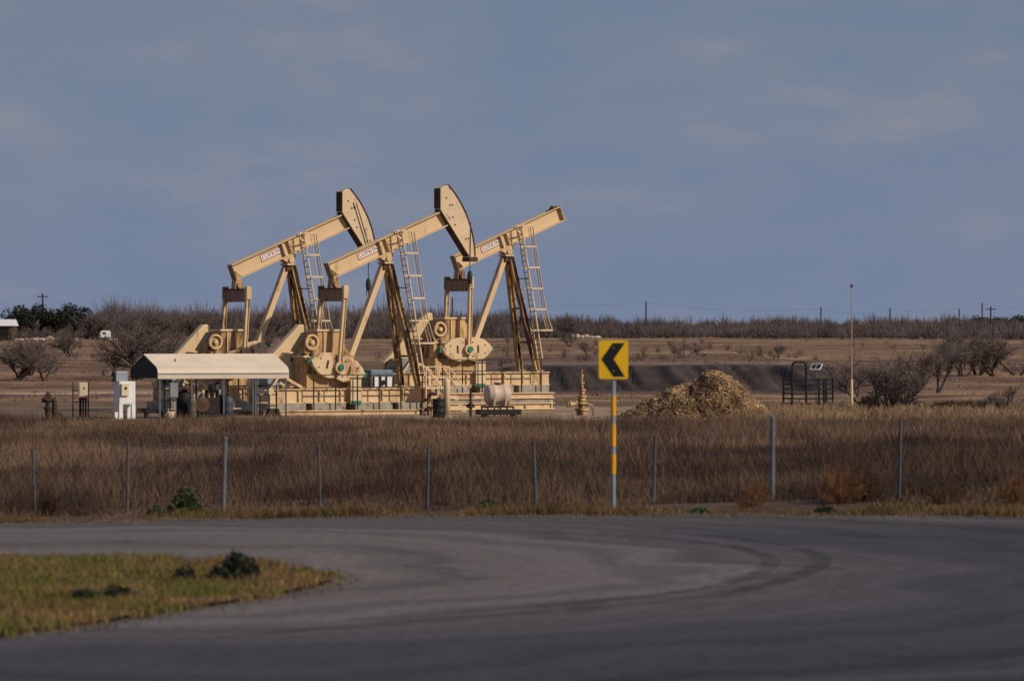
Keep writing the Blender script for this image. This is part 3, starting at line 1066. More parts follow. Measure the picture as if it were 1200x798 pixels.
    # --- saddle bearing
    sd = MB()
    sd.prism([(-0.42, 0.195), (-0.30, 0.05), (-0.16, -0.12), (0.16, -0.12), (0.30, 0.05), (0.42, 0.195)], -0.26, 0.26, lambda a, y, c: W(a, y, c))
    sd.tube((0, -0.36, BZ), (0, 0.36, BZ), 0.15, 0.15, 16)
    sd.box(-0.25, 0.25, -0.34, 0.34, BZ - 0.255, BZ - 0.16)
    sd.build('saddle_bearing', 'tan', t)
    # --- samson post: one rear leg, two front legs
    tz = BZ - 0.26
    MB().prism([(-0.22, tz), (0.24, tz), (0.22, tz - 0.22), (-0.24, tz - 0.26)], -0.24, 0.24).build('post_head', 'rust', t)
    rl = MB().bar((-0.16, 0, tz - 0.1), (-2.62, 0, G + 1.26), 0.30, 0.26, (1, 0, 0))
    rl.build('rear_leg', 'tan_beam', t)
    for s in (-1, 1):
        lg = MB().ibeam((0.14, s * 0.16, tz - 0.05), (1.36, s * 0.78, G + 1.30), 0.26, 0.26, 0.04, 0.05, (1, 0, 0))
        lo_ = lg.build('front_leg', 'tan_dirty' if s == -1 else 'tan_dirty', t)
        MB().box(1.2, 1.58, s * 0.80 - 0.2, s * 0.80 + 0.2, G + 1.245, G + 1.33).build('foot_plate', 'tan', lo_)
    bc = MB()
    def leg_at(s, f):
        return Vector((0.14, s * 0.16, tz - 0.05)).lerp(Vector((1.36, s * 0.78, G + 1.30)), f)
    for f in (0.45, 0.75):
        bc.bar(leg_at(-1, f), leg_at(1, f), 0.10, 0.10)
    bc.bar(leg_at(-1, 0.45), leg_at(1, 0.75), 0.08, 0.08)
    bc.build('leg_bracing', 'tan_dirty', t)
    # --- horse head with bridle
    if head:
        Rr = 4.85
        arc = [(Rr * math.cos(a), BZ + Rr * math.sin(a)) for a in [R(46.2 - k * (44.7 / 14)) for k in range(15)]]
        hp = [(2.92, BZ + 3.36), (3.12, BZ + 3.50)] + arc + [(4.58, BZ + 0.10), (2.92, BZ + 2.36)]
        hd = MB().prism(hp, -0.25, 0.25).build('horse_head', 'tan_head', t)
        arc2 = [(p[0] * 1.0 + 0.045 * math.cos(math.atan2(p[1] - BZ, p[0])), p[1] + 0.045 * math.sin(math.atan2(p[1] - BZ, p[0]))) for p in arc]
        arc1 = [(p[0] + 0.002 * math.cos(math.atan2(p[1] - BZ, p[0])), p[1] + 0.002 * math.sin(math.atan2(p[1] - BZ, p[0]))) for p in arc]
        MB().prism(arc2 + arc1[::-1], -0.29, 0.29).build('wear_face', 'rust', hd)
        MB().prism([(2.88, BZ + 3.36), (2.917, BZ + 3.36), (2.917, BZ + 2.40), (2.88, BZ + 2.40)], -0.27, 0.27).build('back_plate', 'rust', hd)
        d = Vector((4.58 - 2.92, 0, 0.10 - 2.36)).normalized()
        nn = Vector((d.z, 0, -d.x)) * -1.0
        q0 = Vector((2.92, 0, BZ + 2.34)) - Vector((-d.z, 0, d.x)) * 0.022
        q1 = Vector((4.56, 0, BZ + 0.12)) - Vector((-d.z, 0, d.x)) * 0.022
        MB().bar(q0, q1, 0.54, 0.035, (-d.z, 0, d.x)).build('lower_back_plate', 'rust', hd)
        bh = MB()
        for (u, zz) in ((3.45, 2.55), (3.58, 2.57), (3.62, 1.98), (3.75, 1.62), (4.35, 0.95), (4.5, 0.98), (3.25, 2.9)):
            bh.tube((u, -0.253, BZ + zz), (u, -0.248, BZ + zz), 0.05, 0.05, 8)
        bh.build('bolt_holes', 'rust', hd)['kind'] = 'stuff'
        bl = MB()
        xh = Rr + 0.07
        if long_line:
            a0 = arc[3]
            bl.path([(a0[0] - 0.35, -0.27, a0[1] - 0.05), (4.42, -0.27, BZ + 0.35), (4.46, -0.20, BZ - 0.25)], 0.018, 5)
            bl.path([(a0[0] - 0.18, -0.27, a0[1] - 0.05), (4.50, -0.27, BZ + 0.55), (4.48, -0.12, BZ - 0.25)], 0.014, 5)
            hx, hzv, ty = 4.47, BZ - 0.25, -0.16
        else:
            pts = [(p[0] + 0.065, -0.18, p[1] + 0.02) for p in arc[7:]]
            bl.path(pts + [(4.80, -0.18, BZ - 0.05)], 0.02, 5)
            bl.path([(4.62, -0.26, BZ + 1.75), (4.58, -0.30, BZ + 0.2), (4.60, -0.22, BZ - 0.4)], 0.018, 5)
            hx, hzv, ty = 4.60, BZ + 0.05, -0.22
        bri = bl.build('bridle', 'cable', t)
        tl = MB()
        tl.path([(hx, ty, hzv), (hx, ty, hzv - 0.65)], 0.022, 5)
        tl.lathe([(0.03, 0), (0.10, -0.10), (0.13, -0.28), (0.12, -0.48), (0.07, -0.62), (0.02, -0.66)], (hx, ty, hzv - 0.60), (0, 0, 1), 10)
        for k in range(6):
            a = k * 1.05
            tl.path([(hx + 0.06 * math.cos(a), ty + 0.06 * math.sin(a), hzv - 0.95), (hx + 0.12 * math.cos(a), ty + 0.12 * math.sin(a), hzv - 1.32 - 0.08 * (k % 3))], 0.022, 4)
        tl.build('cable_coil', 'cable', bri)
        if not long_line:
            MB().box(4.52, 4.98, -0.33, 0.33, BZ - 0.13, BZ + 0.09).build('carrier_bar', 'rust', bri)
    else:
        MB().lathe([(0.16, 0), (0.16, 0.06), (0.05, 0.16)], W(3.45, 0.0, 0.985), (-sb, 0, cb), 12).build('hinge_cap', 'rust', t)
        MB().bar(W(3.1, 0, 1.0), W(3.7, 0, 1.0), 0.2, 0.04, (-sb, 0, cb)).build('hinge_plate', 'rust', t)
    # --- caged ladder beside the near front leg
    lb, lt = Vector((1.16, -0.98, G + 3.25)), Vector((0.42, -0.55, G + 8.72))
    low = lb + (lb - lt).normalized() * (1.35 if platform else 1.9)
    la = MB()
    for s in (-1, 1):
        la.bar(low + Vector((0, s * 0.21, 0)), lt + Vector((0, s * 0.21, 0)), 0.06, 0.05, (1, 0, 0))
    ld = la.build('ladder', 'tan_pale', t)
    rg = MB()
    nrung = 24
    for k in range(nrung):
        p = low.lerp(lt, (k + 0.5) / nrung)
        rg.tube(p + Vector((0, -0.2, 0)), p + Vector((0, 0.2, 0)), 0.022, 0.022, 6)
    o = rg.build('rungs', 'tan_dirty', ld)
    o['kind'] = 'stuff'
    hc = []
    for k in range(6):
        p = lb.lerp(lt, 0.02 + 0.975 * k / 5)
        grow = 1.0 + (0.25 if k == 0 else 0.0)
        pts = hoop_pts(p, 0.80 * grow, 0.36 * grow)
        hc.append(pts)
        hm = MB()
        for a, b_ in zip(pts[:-1], pts[1:]):
            hm.bar(a, b_, 0.02, 0.075)
        hm.build('cage_hoop', 'tan_pale', ld)
    for j in (1, 3, 4, 5, 7):
        cbm = MB()
        for k in range(5):
            cbm.bar(hc[k][j], hc[k + 1][j], 0.045, 0.02, (1, 0, 0))
        cbm.build('cage_bar', 'tan_pale', ld)
    for f in (0.12, 0.5, 0.78):
        p = lb.lerp(lt, f)
        q = leg_at(-1, 1 - (p.z - G - 1.3) / (tz - 0.05 - G - 1.3)) if p.z < tz else None
        if q:
            MB().bar(p, q, 0.05, 0.05).build('ladder_bracket', 'rust', ld)
    # access platform by the ladder foot
    if not platform:
        ap = MB().box(0.95, 2.35, -2.05, -1.05, G + 1.20, G + 1.28).build('access_platform', 'tan_pale', t)
        for (u, y) in ((1.0, -2.0), (2.3, -2.0), (2.3, -1.1), (1.65, -2.0)):
            MB().bar((u, y, G + 0.1), (u, y, G + 2.25), 0.055, 0.055).build('rail_post', 'tan_pale', ap)
        rr = MB()
        for zz in (1.75, 2.25):
            rr.bar((1.0, -2.0, G + zz), (2.3, -2.0, G + zz), 0.05, 0.05)
            rr.bar((2.3, -2.0, G + zz), (2.3, -1.1, G + zz), 0.05, 0.05)
        rr.bar((2.3, -2.0, G + 2.25), (3.1, -2.1, G + 1.2), 0.05, 0.05)
        rr.bar((2.3, -1.5, G + 2.2), (3.1, -1.5, G + 1.2), 0.05, 0.05)
        rr.bar((1.0, -2.0, G + 2.2), (1.9, -2.0, G + 1.3), 0.06, 0.06)
        rr.build('handrail', 'tan_pale', ap)
        stp = MB()
        for k in range(4):
            stp.box(2.38 + 0.22 * k, 2.60 + 0.22 * k, -2.0, -1.2, G + 0.95 - 0.28 * k, G + 1.0 - 0.28 * k)
        stp.build('steps', 'tan_pale', ap)
    # --- dark guard rails along the near side
    gr = MB()
    y = -1.52
    for zz in (1.30, 1.88):
        gr.bar((-4.9, y, G + zz), (1.1, y, G + zz), 0.045, 0.045)
    rl_ = gr.build('guard_rail', 'brown_rail', t)
    for k in range(6):
        u = -4.9 + k * 1.2
        MB().bar((u, y, G + 0.18), (u, y, G + 1.90), 0.05, 0.05).build('rail_post', 'brown_rail', rl_)
    if engine:
        en = MB().box(-1.15, 0.05, -0.62, 0.35, G + 1.26, G + 1.78).build('engine', 'white', t, bevel=0.03)
        MB().box(-1.22, 0.0, -0.66, 0.38, G + 1.783, G + 2.10).build('hood', 'bluepaint', en, bevel=0.04)
        ex = MB()
        ex.path([(-0.1, -0.3, G + 2.1), (-0.1, -0.3, G + 2.45), (0.1, -0.3, G + 2.55), (0.55, -0.3, G + 2.55), (0.6, -0.3, G + 2.3)], 0.06, 8)
        ex.build('exhaust', 'rust', en)
        dk = MB()
        for u in (-1.1, -0.72, -0.4, 0.0):
            dk.box(u, u + 0.07, -0.68, -0.625, G + 1.27, G + 1.78)
        dk.box(-1.75, -1.2, -0.45, 0.3, G + 1.26, G + 1.70)
        dk.tube((-0.55, -0.70, G + 1.5), (-0.55, -0.625, G + 1.5), 0.12, 0.12, 12)
        dk.build('engine_fittings', 'black', en)
    return t

pump_jack(452, 270, 'middle pump jack, nearest of the three, horse head dangling a coil at right', seed=2, engine=True)
pump_jack(338, 277, 'leftmost pump jack with horse head, standing behind the cream carport roof', seed=3, crank=24.0, pin=(-3.1, 2.6), long_line=True)
pump_jack(593.5, 279, 'rightmost pump jack, its horse head removed from the bare beam end', rot=34.0, scale=0.96, raise_=0.74, head=False, crank=1.0, pin=(-3.0, 2.40), platform=True, seed=5)

# ------------------------------------------------------------------ carport and the equipment round it
def carport():
    Z = 256.0
    x = X(185, Z)
    L, Wd = 6.35, 3.66
    t = thing('carport', 'cream metal carport with curved eaves in front of the left pump jack', 'carport', (x, Z, hz(x, Z)), R(24))
    # profile across: y from 0 (near eave) to Wd
    prof = [(0.0, 1.80), (0.0, 2.06), (0.05, 2.20), (0.16, 2.32)]
    k = 7
    for i in range(1, k + 1):
        f = i / k
        yy = 0.16 + (Wd / 2 - 0.16) * f
        zz = 2.32 + (2.90 - 2.32) * f
        prof += [(yy - 0.09, zz - 0.035), (yy - 0.06, zz + 0.012), (yy, zz)]
    prof = prof + [(Wd - a, b) for a, b in prof[::-1][1:]]
    th = 0.03
    m = MB()
    n = len(prof)
    vs = []
    for u in (0.0, L):
        vs += [(u, a, b) for a, b in prof]
    cx, cz = Wd / 2, 1.6
    for u in (0.0, L):
        for a, b in prof:
            d = Vector((a - cx, b - cz))
            d.normalize()
            vs.append((u, a - d.x * th, b - d.y * th))
    fs = []
    for i in range(n - 1):
        fs.append((i, i + 1, n + i + 1, n + i))
        fs.append((2 * n + i, 3 * n + i, 3 * n + i + 1, 2 * n + i + 1))
        fs.append((i, 2 * n + i, 2 * n + i + 1, i + 1))
        fs.append((n + i, n + i + 1, 3 * n + i + 1, 3 * n + i))
    for i in (0, n - 1):
        fs.append((i, n + i, 3 * n + i, 2 * n + i))
    m.add(vs, fs)
    r = m.build('roof', 'roof', t)
    gpr = [(a * 0.985 + 0.027, b - 0.045) for a, b in prof]
    MB().prism([(a, max(b, 1.82)) for a, b in gpr], 0.03, 0.05, lambda a, b, c: (b, a, c)).build('gable_shade_panel', 'gable', t)  # dark sheet added to give the gable its shade
    MB().box(0.02, L - 0.02, -0.02, -0.001, 2.0, 2.05).build('eave_seam', 'grey', r)
    MB().tube((1.15, 0.85, 2.53), (1.15, 0.85, 2.70), 0.045, 0.03, 8).build('roof_vent', 'rust', r)
    for u in (0.12, 1.65, 3.2, 4.75, L - 0.12):
        for y in (0.08, Wd - 0.08):
            p = MB().bar((u, y, 0.0), (u, y, 2.15), 0.065, 0.065).build('post', 'galv_dark', t)
        a = MB()
        a.path([(u, 0.1, 2.05), (u, 0.22, 2.24), (u, Wd / 2, 2.80), (u, Wd - 0.22, 2.24), (u, Wd - 0.1, 2.05)], 0.028, 6)
        a.build('rafter', 'galv_dark', t)
    MB().bar((4.62, 0.08, 0.0), (4.62, 0.08, 2.1), 0.06, 0.06).build('post', 'galv_dark', t)
    for y in (0.08, Wd - 0.08):
        MB().bar((0.1, y, 1.83), (L - 0.1, y, 1.83), 0.05, 0.05).build('eave_rail', 'galv_dark', t)
carport()

def local(px, Z, label, name, cat, rot=24, group=None, dz=0.0):
    x = X(px, Z)
    return thing(name, label, cat, (x, Z, hz(x, Z) + dz), R(rot), group)

# upright chemical tanks under the roof
def tank(px, Z, r, h, material, label, name='chemical_tank'):
    t = local(px, Z, label, name, 'tank', 24, 'tanks under the carport')
    b = MB().lathe([(r * 0.96, 0), (r, 0.04), (r, h * 0.33), (r * 1.02, h * 0.34), (r, h * 0.36), (r, h * 0.66), (r * 1.02, h * 0.67), (r, h * 0.69), (r, h * 0.86), (r * 0.8, h * 0.95), (r * 0.4, h), (r * 0.2, h)], n=24).build('shell', material, t, smooth=True)
    MB().lathe([(r * 0.34, 0), (r * 0.36, 0.07), (r * 0.2, 0.10)], (0, 0, h - 0.01), n=14).build('lid', 'black', t)
    MB().path([(r + 0.02, -0.1, 0.15), (r + 0.12, -0.1, 0.15), (r + 0.12, -0.1, 0.3)], 0.025, 6).build('outlet_valve', 'rust', t)
tank(216, 257.6, 0.38, 1.22, 'black', 'wide black tank, leftmost of those under the carport')
tank(225.0, 256.9, 0.20, 1.02, 'olive', 'narrow olive grey tank standing under the carport')
tank(236.5, 257.3, 0.17, 1.10, 'slate', 'slim slate blue tank under the middle of the carport')
tank(267, 257.6, 0.24, 1.02, 'slate', 'slate blue tank under the right half of the carport')

# pump skid with engine under the roof
t = local(249, 257.6, 'black engine driven pump skid under the middle of the carport', 'pump_skid', 'pump', 24)
MB().box(-0.85, 0.65, -0.45, 0.45, 0.05, 0.20).build('skid', 'black', t)
e = MB().box(-0.42, 0.40, -0.30, 0.30, 0.2, 0.95).build('engine_block', 'black', t, bevel=0.04)
for k in range(3):
    MB().tube((-0.28 + 0.26 * k, 0.0, 0.95), (-0.28 + 0.26 * k, 0.0, 1.28), 0.10, 0.085, 12).build('cylinder', 'black', e)
MB().lathe([(0.04, 0), (0.33, 0), (0.36, 0.04), (0.33, 0.09), (0.06, 0.09)], (-0.62, -0.30, 0.62), (0, -1, 0), 20).build('flywheel', 'rust', t)
MB().path([(0.15, 0.1, 1.2), (0.15, 0.1, 1.55), (0.35, 0.1, 1.62)], 0.05, 8).build('exhaust', 'rust', t)
MB().box(0.42, 0.52, -0.32, 0.32, 0.3, 1.05).build('radiator', 'black', t)
MB().lathe([(0.11, 0), (0.15, 0.06), (0.15, 0.20), (0.07, 0.28)], (-0.1, -0.15, 1.28), n=12).build('air_filter', 'black', t)
pp = MB()
pp.path([(-0.8, -0.2, 0.3), (-0.8, -0.2, 1.15), (-0.45, -0.2, 1.15)], 0.035, 6)
pp.build('fuel_pipe', 'grey', t)

# white control box on a white post, under the roof
t = local(253.5, 258.2, 'white control box on post hanging under the carport', 'control_box', 'control box', 24)
MB().box(-0.42, 0.10, -0.12, 0.12, 1.12, 1.68).build('box', 'white', t, bevel=0.015)
MB().box(-0.38, 0.06, -0.135, -0.122, 1.16, 1.64).build('door', 'white', t)
MB().box(0.22, 0.36, -0.06, 0.06, 0.0, 1.74).build('post', 'white', t)
MB().box(0.10, 0.22, -0.03, 0.03, 1.35, 1.42).build('bracket', 'grey', t)

# grey breaker box on a pipe rack at the left end of the roof
t = local(198, 256.6, 'grey breaker box on black pipe rack, left end under the carport', 'breaker_box', 'breaker box', 24)
for u in (-0.42, -0.20, 0.05):
    MB().tube((u, 0, 0), (u, 0, 1.72), 0.03, 0.03, 8).build('rack_post', 'black', t)
for z_ in (0.85, 1.30, 1.68):
    MB().bar((-0.46, 0, z_), (0.36, 0, z_), 0.05, 0.05).build('rack_rail', 'black', t)
b = MB().box(-0.02, 0.38, -0.16, -0.03, 0.95, 1.62).build('box', 'grey', t, bevel=0.01)
MB().box(0.02, 0.34, -0.175, -0.162, 0.99, 1.58).build('door', 'grey', b)
for u in (0.08, 0.2, 0.3):
    MB().tube((u, -0.08, 0.0), (u, -0.08, 0.95), 0.022, 0.022, 6).build('conduit', 'grey', t)

# small manifold with a rust-red pipe at the right half of the roof
t = local(312, 259.2, 'dark pipe manifold standing under the right end of the carport', 'pipe_manifold', 'pipework', 24)
for u in (-0.65, -0.3, 0.15, 0.5):
    MB().tube((u, 0, 0), (u, 0, 1.55 - 0.12 * abs(u)), 0.035, 0.035, 8).build('riser', 'brown_rail', t)
for z_ in (0.55, 1.05, 1.45):
    MB().bar((-0.7, 0, z_), (0.55, 0, z_), 0.05, 0.05).build('header', 'brown_rail', t)
for u in (-0.3, 0.15):
    MB().lathe([(0.02, 0), (0.16, 0), (0.16, 0.03), (0.02, 0.03)], (u, -0.12, 1.2), (0, -1, 0), 14).build('handwheel', 'cream', t)
MB().prism([(-0.2, 0.0), (0.55, 0.0), (0.42, 0.42), (0.02, 0.42)], -0.5, -0.12).build('hopper', 'brown_rail', t)

# low black tray on the ground and small yellow can
t = local(181, 256.4, 'low black drip tray on the ground left of the carport tanks', 'drip_tray', 'tray', 24)
MB().box(-0.5, 0.5, -0.25, 0.25, 0.30, 0.42).build('pan', 'black', t)
for u in (-0.4, 0.4):
    MB().box(u - 0.04, u + 0.04, -0.2, 0.2, 0.0, 0.3).build('support', 'black', t)
t = local(199.5, 254.6, 'small yellow can on the ground by the carport post', 'can', 'can', 24)
MB().lathe([(0.17, 0), (0.18, 0.03), (0.18, 0.30), (0.12, 0.34), (0.05, 0.35)], n=14).build('body', 'tan_pale', t)
MB().lathe([(0.05, 0), (0.05, 0.05)], (0.04, 0, 0.35), n=10).build('cap', 'black', t)

# white cabinet
def cabinet():
    Z = 253.0
    t = local(146, Z, 'tall white metal cabinet on legs left of the carport', 'cabinet', 'cabinet', 30)
    s = FPX / Z
    MB().box(-0.40, 0.40, -0.28, 0.28, 0.70, 1.72).build('body', 'white', t, bevel=0.01)
    for u in (-0.40, 0.22):
        for y in (-0.28, 0.16):
            MB().box(u, u + (0.18), y, y + 0.12, 0.0, 0.698).build('leg', 'white', t)
    MB().box(-0.37, 0.37, -0.293, -0.282, 0.76, 1.68).build('door', 'white', t)
    c = MB().box(-0.34, 0.02, -0.40, -0.296, 1.08, 1.62).build('meter_box', 'cream', t, bevel=0.01)
    MB().tube((-0.14, -0.425, 1.42), (-0.14, -0.402, 1.42), 0.06, 0.06, 12).build('dial', 'black', c)
    MB().box(-0.42, 0.16, 0.0, 0.32, 1.722, 2.16).build('top_unit', 'galv', t, bevel=0.02)
    MB().box(-0.50, -0.422, 0.02, 0.2, 1.70, 2.12).build('fan_housing', 'black', t)
cabinet()

# cream meter box on a frame
t = local(95, 254, 'cream meter box on dark pipe frame left of the white cabinet', 'meter_stand', 'meter stand', 15)
for u in (-0.36, 0.0, 0.34):
    MB().bar((u, 0.05, 0), (u, 0.05, 1.66), 0.05, 0.05).build('post', 'brown_rail', t)
for z_ in (0.8, 1.3):
    MB().bar((-0.4, 0.05, z_), (0.38, 0.05, z_), 0.05, 0.05).build('rail', 'brown_rail', t)
b = MB().box(-0.13, 0.27, -0.16, 0.0, 1.02, 1.66).build('box', 'cream', t, bevel=0.015)
MB().box(-0.09, 0.23, -0.175, -0.162, 1.06, 1.62).build('door', 'cream', b)
MB().tube((0.12, -0.20, 1.42), (0.12, -0.178, 1.42), 0.05, 0.05, 10).build('lock', 'grey', b)
MB().box(-0.12, 0.26, -0.12, 0.0, 0.86, 0.985).build('junction_box', 'darkred', t)
for u in (-0.06, 0.08, 0.2):
    MB().tube((u, -0.06, 0), (u, -0.06, 0.86), 0.04, 0.04, 8).build('conduit', 'brown_rail', t)
MB().box(-0.42, 0.42, -0.25, 0.25, 0.0, 0.10).build('foot', 'concrete', t)

# dark valve stand, far left
t = local(58, 254, 'dark grey valve stand, leftmost of the small well equipment', 'valve_stand', 'valve', 10)
MB().lathe([(0.30, 0), (0.30, 0.06), (0.12, 0.07), (0.12, 0.45), (0.19, 0.46), (0.19, 0.56), (0.10, 0.57), (0.10, 0.8), (0.16, 0.81), (0.16, 0.9), (0.06, 0.92), (0.05, 1.25)], (-0.08, 0, 0), n=14).build('riser', 'brown_rail', t)
MB().tube((-0.36, 0, 0.86), (0.22, 0, 0.86), 0.09, 0.09, 12).build('valve_body', 'black', t)
MB().lathe([(0.02, 0), (0.17, 0), (0.17, 0.03), (0.02, 0.03)], (-0.08, -0.12, 1.02), (0, -1, 0), 14).build('handwheel', 'rust', t)
MB().tube((0.22, 0, 0.0), (0.22, 0, 0.86), 0.13, 0.11, 12).build('drip_pot', 'brown_rail', t)
MB().box(-0.20, 0.05, -0.14, 0.1, 0.98, 1.18).build('actuator', 'galv', t)
MB().path([(0.22, 0, 0.3), (0.5, 0, 0.3), (0.55, 0, 0.05)], 0.05, 8).build('drain_pipe', 'rust', t)

# long grey curb of rubble edging on the pad at left
# horizontal plastic tank on a stand, in front of the right pump jack
def hor_tank():
    Z = 262.0
    t = local(583, Z, 'beige horizontal plastic tank on black stand before the right pump jack', 'water_tank', 'tank', 20)
    r = 0.47
    prof = [(0.05, -0.60), (r * 0.6, -0.585), (r * 0.9, -0.53), (r, -0.46), (r, -0.30), (r * 1.03, -0.28), (r * 1.03, -0.22), (r, -0.20), (r, 0.20), (r * 1.03, 0.22), (r * 1.03, 0.28), (r, 0.30), (r, 0.46), (r * 0.9, 0.53), (r * 0.6, 0.585), (0.05, 0.60)]
    MB().lathe(prof, (0, 0, 1.02), (1, 0, 0), 26).build('shell', 'tankplastic', t, smooth=True)
    MB().lathe([(0.16, 0), (0.16, 0.08), (0.10, 0.10)], (0.0, 0, 1.02 + r - 0.02), n=14).build('lid', 'black', t)
    for u in (-0.28, 0.28):
        MB().prism([(-0.36, 0.50), (0.36, 0.50), (0.49, 1.0), (0.43, 1.0), (0.30, 0.62), (-0.30, 0.62), (-0.43, 1.0), (-0.49, 1.0)], u - 0.05, u + 0.05, lambda a, y, c: (y, a, c)).build('saddle', 'tankplastic', t)
    fr = MB()
    for y in (-0.42, 0.42):
        fr.bar((-0.66, y, 0.46), (0.66, y, 0.46), 0.06, 0.08)
    for u in (-0.62, 0.62):
        fr.bar((u, -0.42, 0.46), (u, 0.42, 0.46), 0.06, 0.078)
    f = fr.build('stand', 'black', t)
    for u in (-0.62, 0.0, 0.62):
        for y in (-0.42, 0.42):
            MB().bar((u, y, 0), (u, y, 0.42), 0.06, 0.06).build('stand_leg', 'black', f)
    Z2 = 260.6
    t2 = local(584, Z2, 'long black containment trough on the ground below the beige tank', 'trough', 'trough', 20)
    tr = MB()
    tr.box(-1.0, 1.0, -0.3, 0.3, 0.12, 0.16)
    for y in (-0.3, 0.3):
        tr.box(-1.0, 1.0, y - 0.02, y + 0.02, 0.161, 0.36)
    for u in (-1.0, 1.0):
        tr.box(u - 0.02, u + 0.02, -0.279, 0.279, 0.162, 0.36)
    tr.build('basin', 'black', t2)
    for u in (-0.7, 0.7):
        MB().box(u - 0.06, u + 0.06, -0.25, 0.25, -0.02, 0.119).build('skid', 'black', t2)
hor_tank()

t = local(514.5, 260, 'open black barrel on the ground before the pump jack platform', 'barrel', 'barrel', 0)
MB().lathe([(0.28, 0), (0.29, 0.02), (0.29, 0.26), (0.305, 0.28), (0.29, 0.30), (0.29, 0.54), (0.305, 0.56), (0.29, 0.58), (0.29, 0.82), (0.30, 0.84), (0.26, 0.84), (0.26, 0.1)], n=20).build('shell', 'black', t, smooth=True)
MB().lathe([(0.307, 0.0), (0.307, 0.03), (0.303, 0.03)], (0, 0, 0.83), n=20).build('rim', 'black', t)
t = local(523.5, 261.2, 'thick cream bollard pipe beside the black barrel', 'bollard', 'bollard', 0)
MB().lathe([(0.14, 0), (0.14, 1.62), (0.12, 1.72), (0.05, 1.77)], n=16).build('pipe', 'tan_pale', t, smooth=True)
MB().tube((0, 0, 1.75), (0, 0, 1.98), 0.03, 0.02, 8).build('whip', 'tan_pale', t)
MB().lathe([(0.22, 0), (0.22, 0.05), (0.145, 0.06)], n=16).build('base_flange', 'tan', t)
t = local(551.5, 261.5, 'slim dark rusty valve post left of the beige tank', 'valve_post', 'valve', 0)
MB().lathe([(0.06, 0), (0.06, 0.4), (0.13, 0.41), (0.13, 0.62), (0.06, 0.63), (0.05, 1.25), (0.03, 1.3)], n=12).build('stem', 'brown_rail', t)
MB().lathe([(0.02, 0), (0.15, 0), (0.15, 0.03), (0.02, 0.03)], (0, 0, 1.30), n=14).build('handwheel', 'rust', t)
MB().tube((-0.2, 0, 0.5), (0.2, 0, 0.5), 0.06, 0.06, 10).build('valve_body', 'rust', t)

# tangle of rusty pipe by the access steps of the middle unit
t = local(505, 263.0, 'rust brown pipe elbows piled beside the middle pump jack steps', 'pipe_stack', 'pipes', 10)
for k, (u, y, z_) in enumerate([(-0.3, 0.0, 0.25), (0.05, 0.1, 0.55), (-0.15, -0.1, 0.9), (0.3, 0.05, 0.75), (-0.45, 0.1, 0.6)]):
    MB().path([(u, y, 0.05), (u, y, z_), (u + 0.14, y - 0.1, z_ + 0.16), (u + 0.4, y - 0.15, z_ + 0.16)], 0.07, 8).build('elbow_pipe', 'tan_dirty' if k % 2 else 'rust', t)
    MB().lathe([(0.13, 0), (0.13, 0.06)], (u, y, z_ * 0.55), n=12).build('flange', 'tan', t)

# wellhead tree
t = local(682, 266, 'tan wellhead valve tree standing alone left of the spoil pile', 'wellhead', 'wellhead', 15)
MB().lathe([(0.26, -0.05), (0.26, 0.22), (0.33, 0.23), (0.33, 0.33), (0.16, 0.34), (0.16, 0.52), (0.28, 0.53), (0.28, 0.62), (0.13, 0.63), (0.20, 0.72), (0.13, 0.84), (0.22, 0.85), (0.22, 0.93), (0.09, 0.94), (0.15, 1.03), (0.09, 1.14), (0.18, 1.15), (0.18, 1.22), (0.08, 1.23), (0.13, 1.33), (0.08, 1.46), (0.15, 1.47), (0.15, 1.53), (0.05, 1.54), (0.05, 1.82), (0.08, 1.83), (0.08, 1.90), (0.025, 1.91), (0.025, 2.15)], n=18).build('stack', 'tan_oil_shade', t)
MB().lathe([(0.14, 0), (0.14, 0.10), (0.10, 0.11), (0.10, 0.30), (0.16, 0.31), (0.16, 0.38), (0.07, 0.39), (0.07, 0.52)], (-0.2, 0, 0.52), (-1, 0, 0), 14).build('side_valve', 'tan', t)
MB().lathe([(0.02, 0), (0.17, 0), (0.17, 0.03), (0.02, 0.03)], (-0.68, 0, 0.52), (-1, 0, 0), 14).build('handwheel', 'tan_dirty', t)
MB().lathe([(0.02, 0), (0.15, 0), (0.15, 0.03), (0.02, 0.03)], (0.22, -0.1, 1.50), (1, -0.3, 0), 14).build('handwheel', 'rust', t)
MB().tube((0.1, -0.02, 1.5), (0.22, -0.08, 1.5), 0.03, 0.03, 8).build('spindle', 'rust', t)
MB().path([(0.2, 0, 0.5), (0.45, 0, 0.5), (0.52, 0, 0.35), (0.55, 0, 0.0)], 0.05, 8).build('flow_line', 'tan_dirty', t)

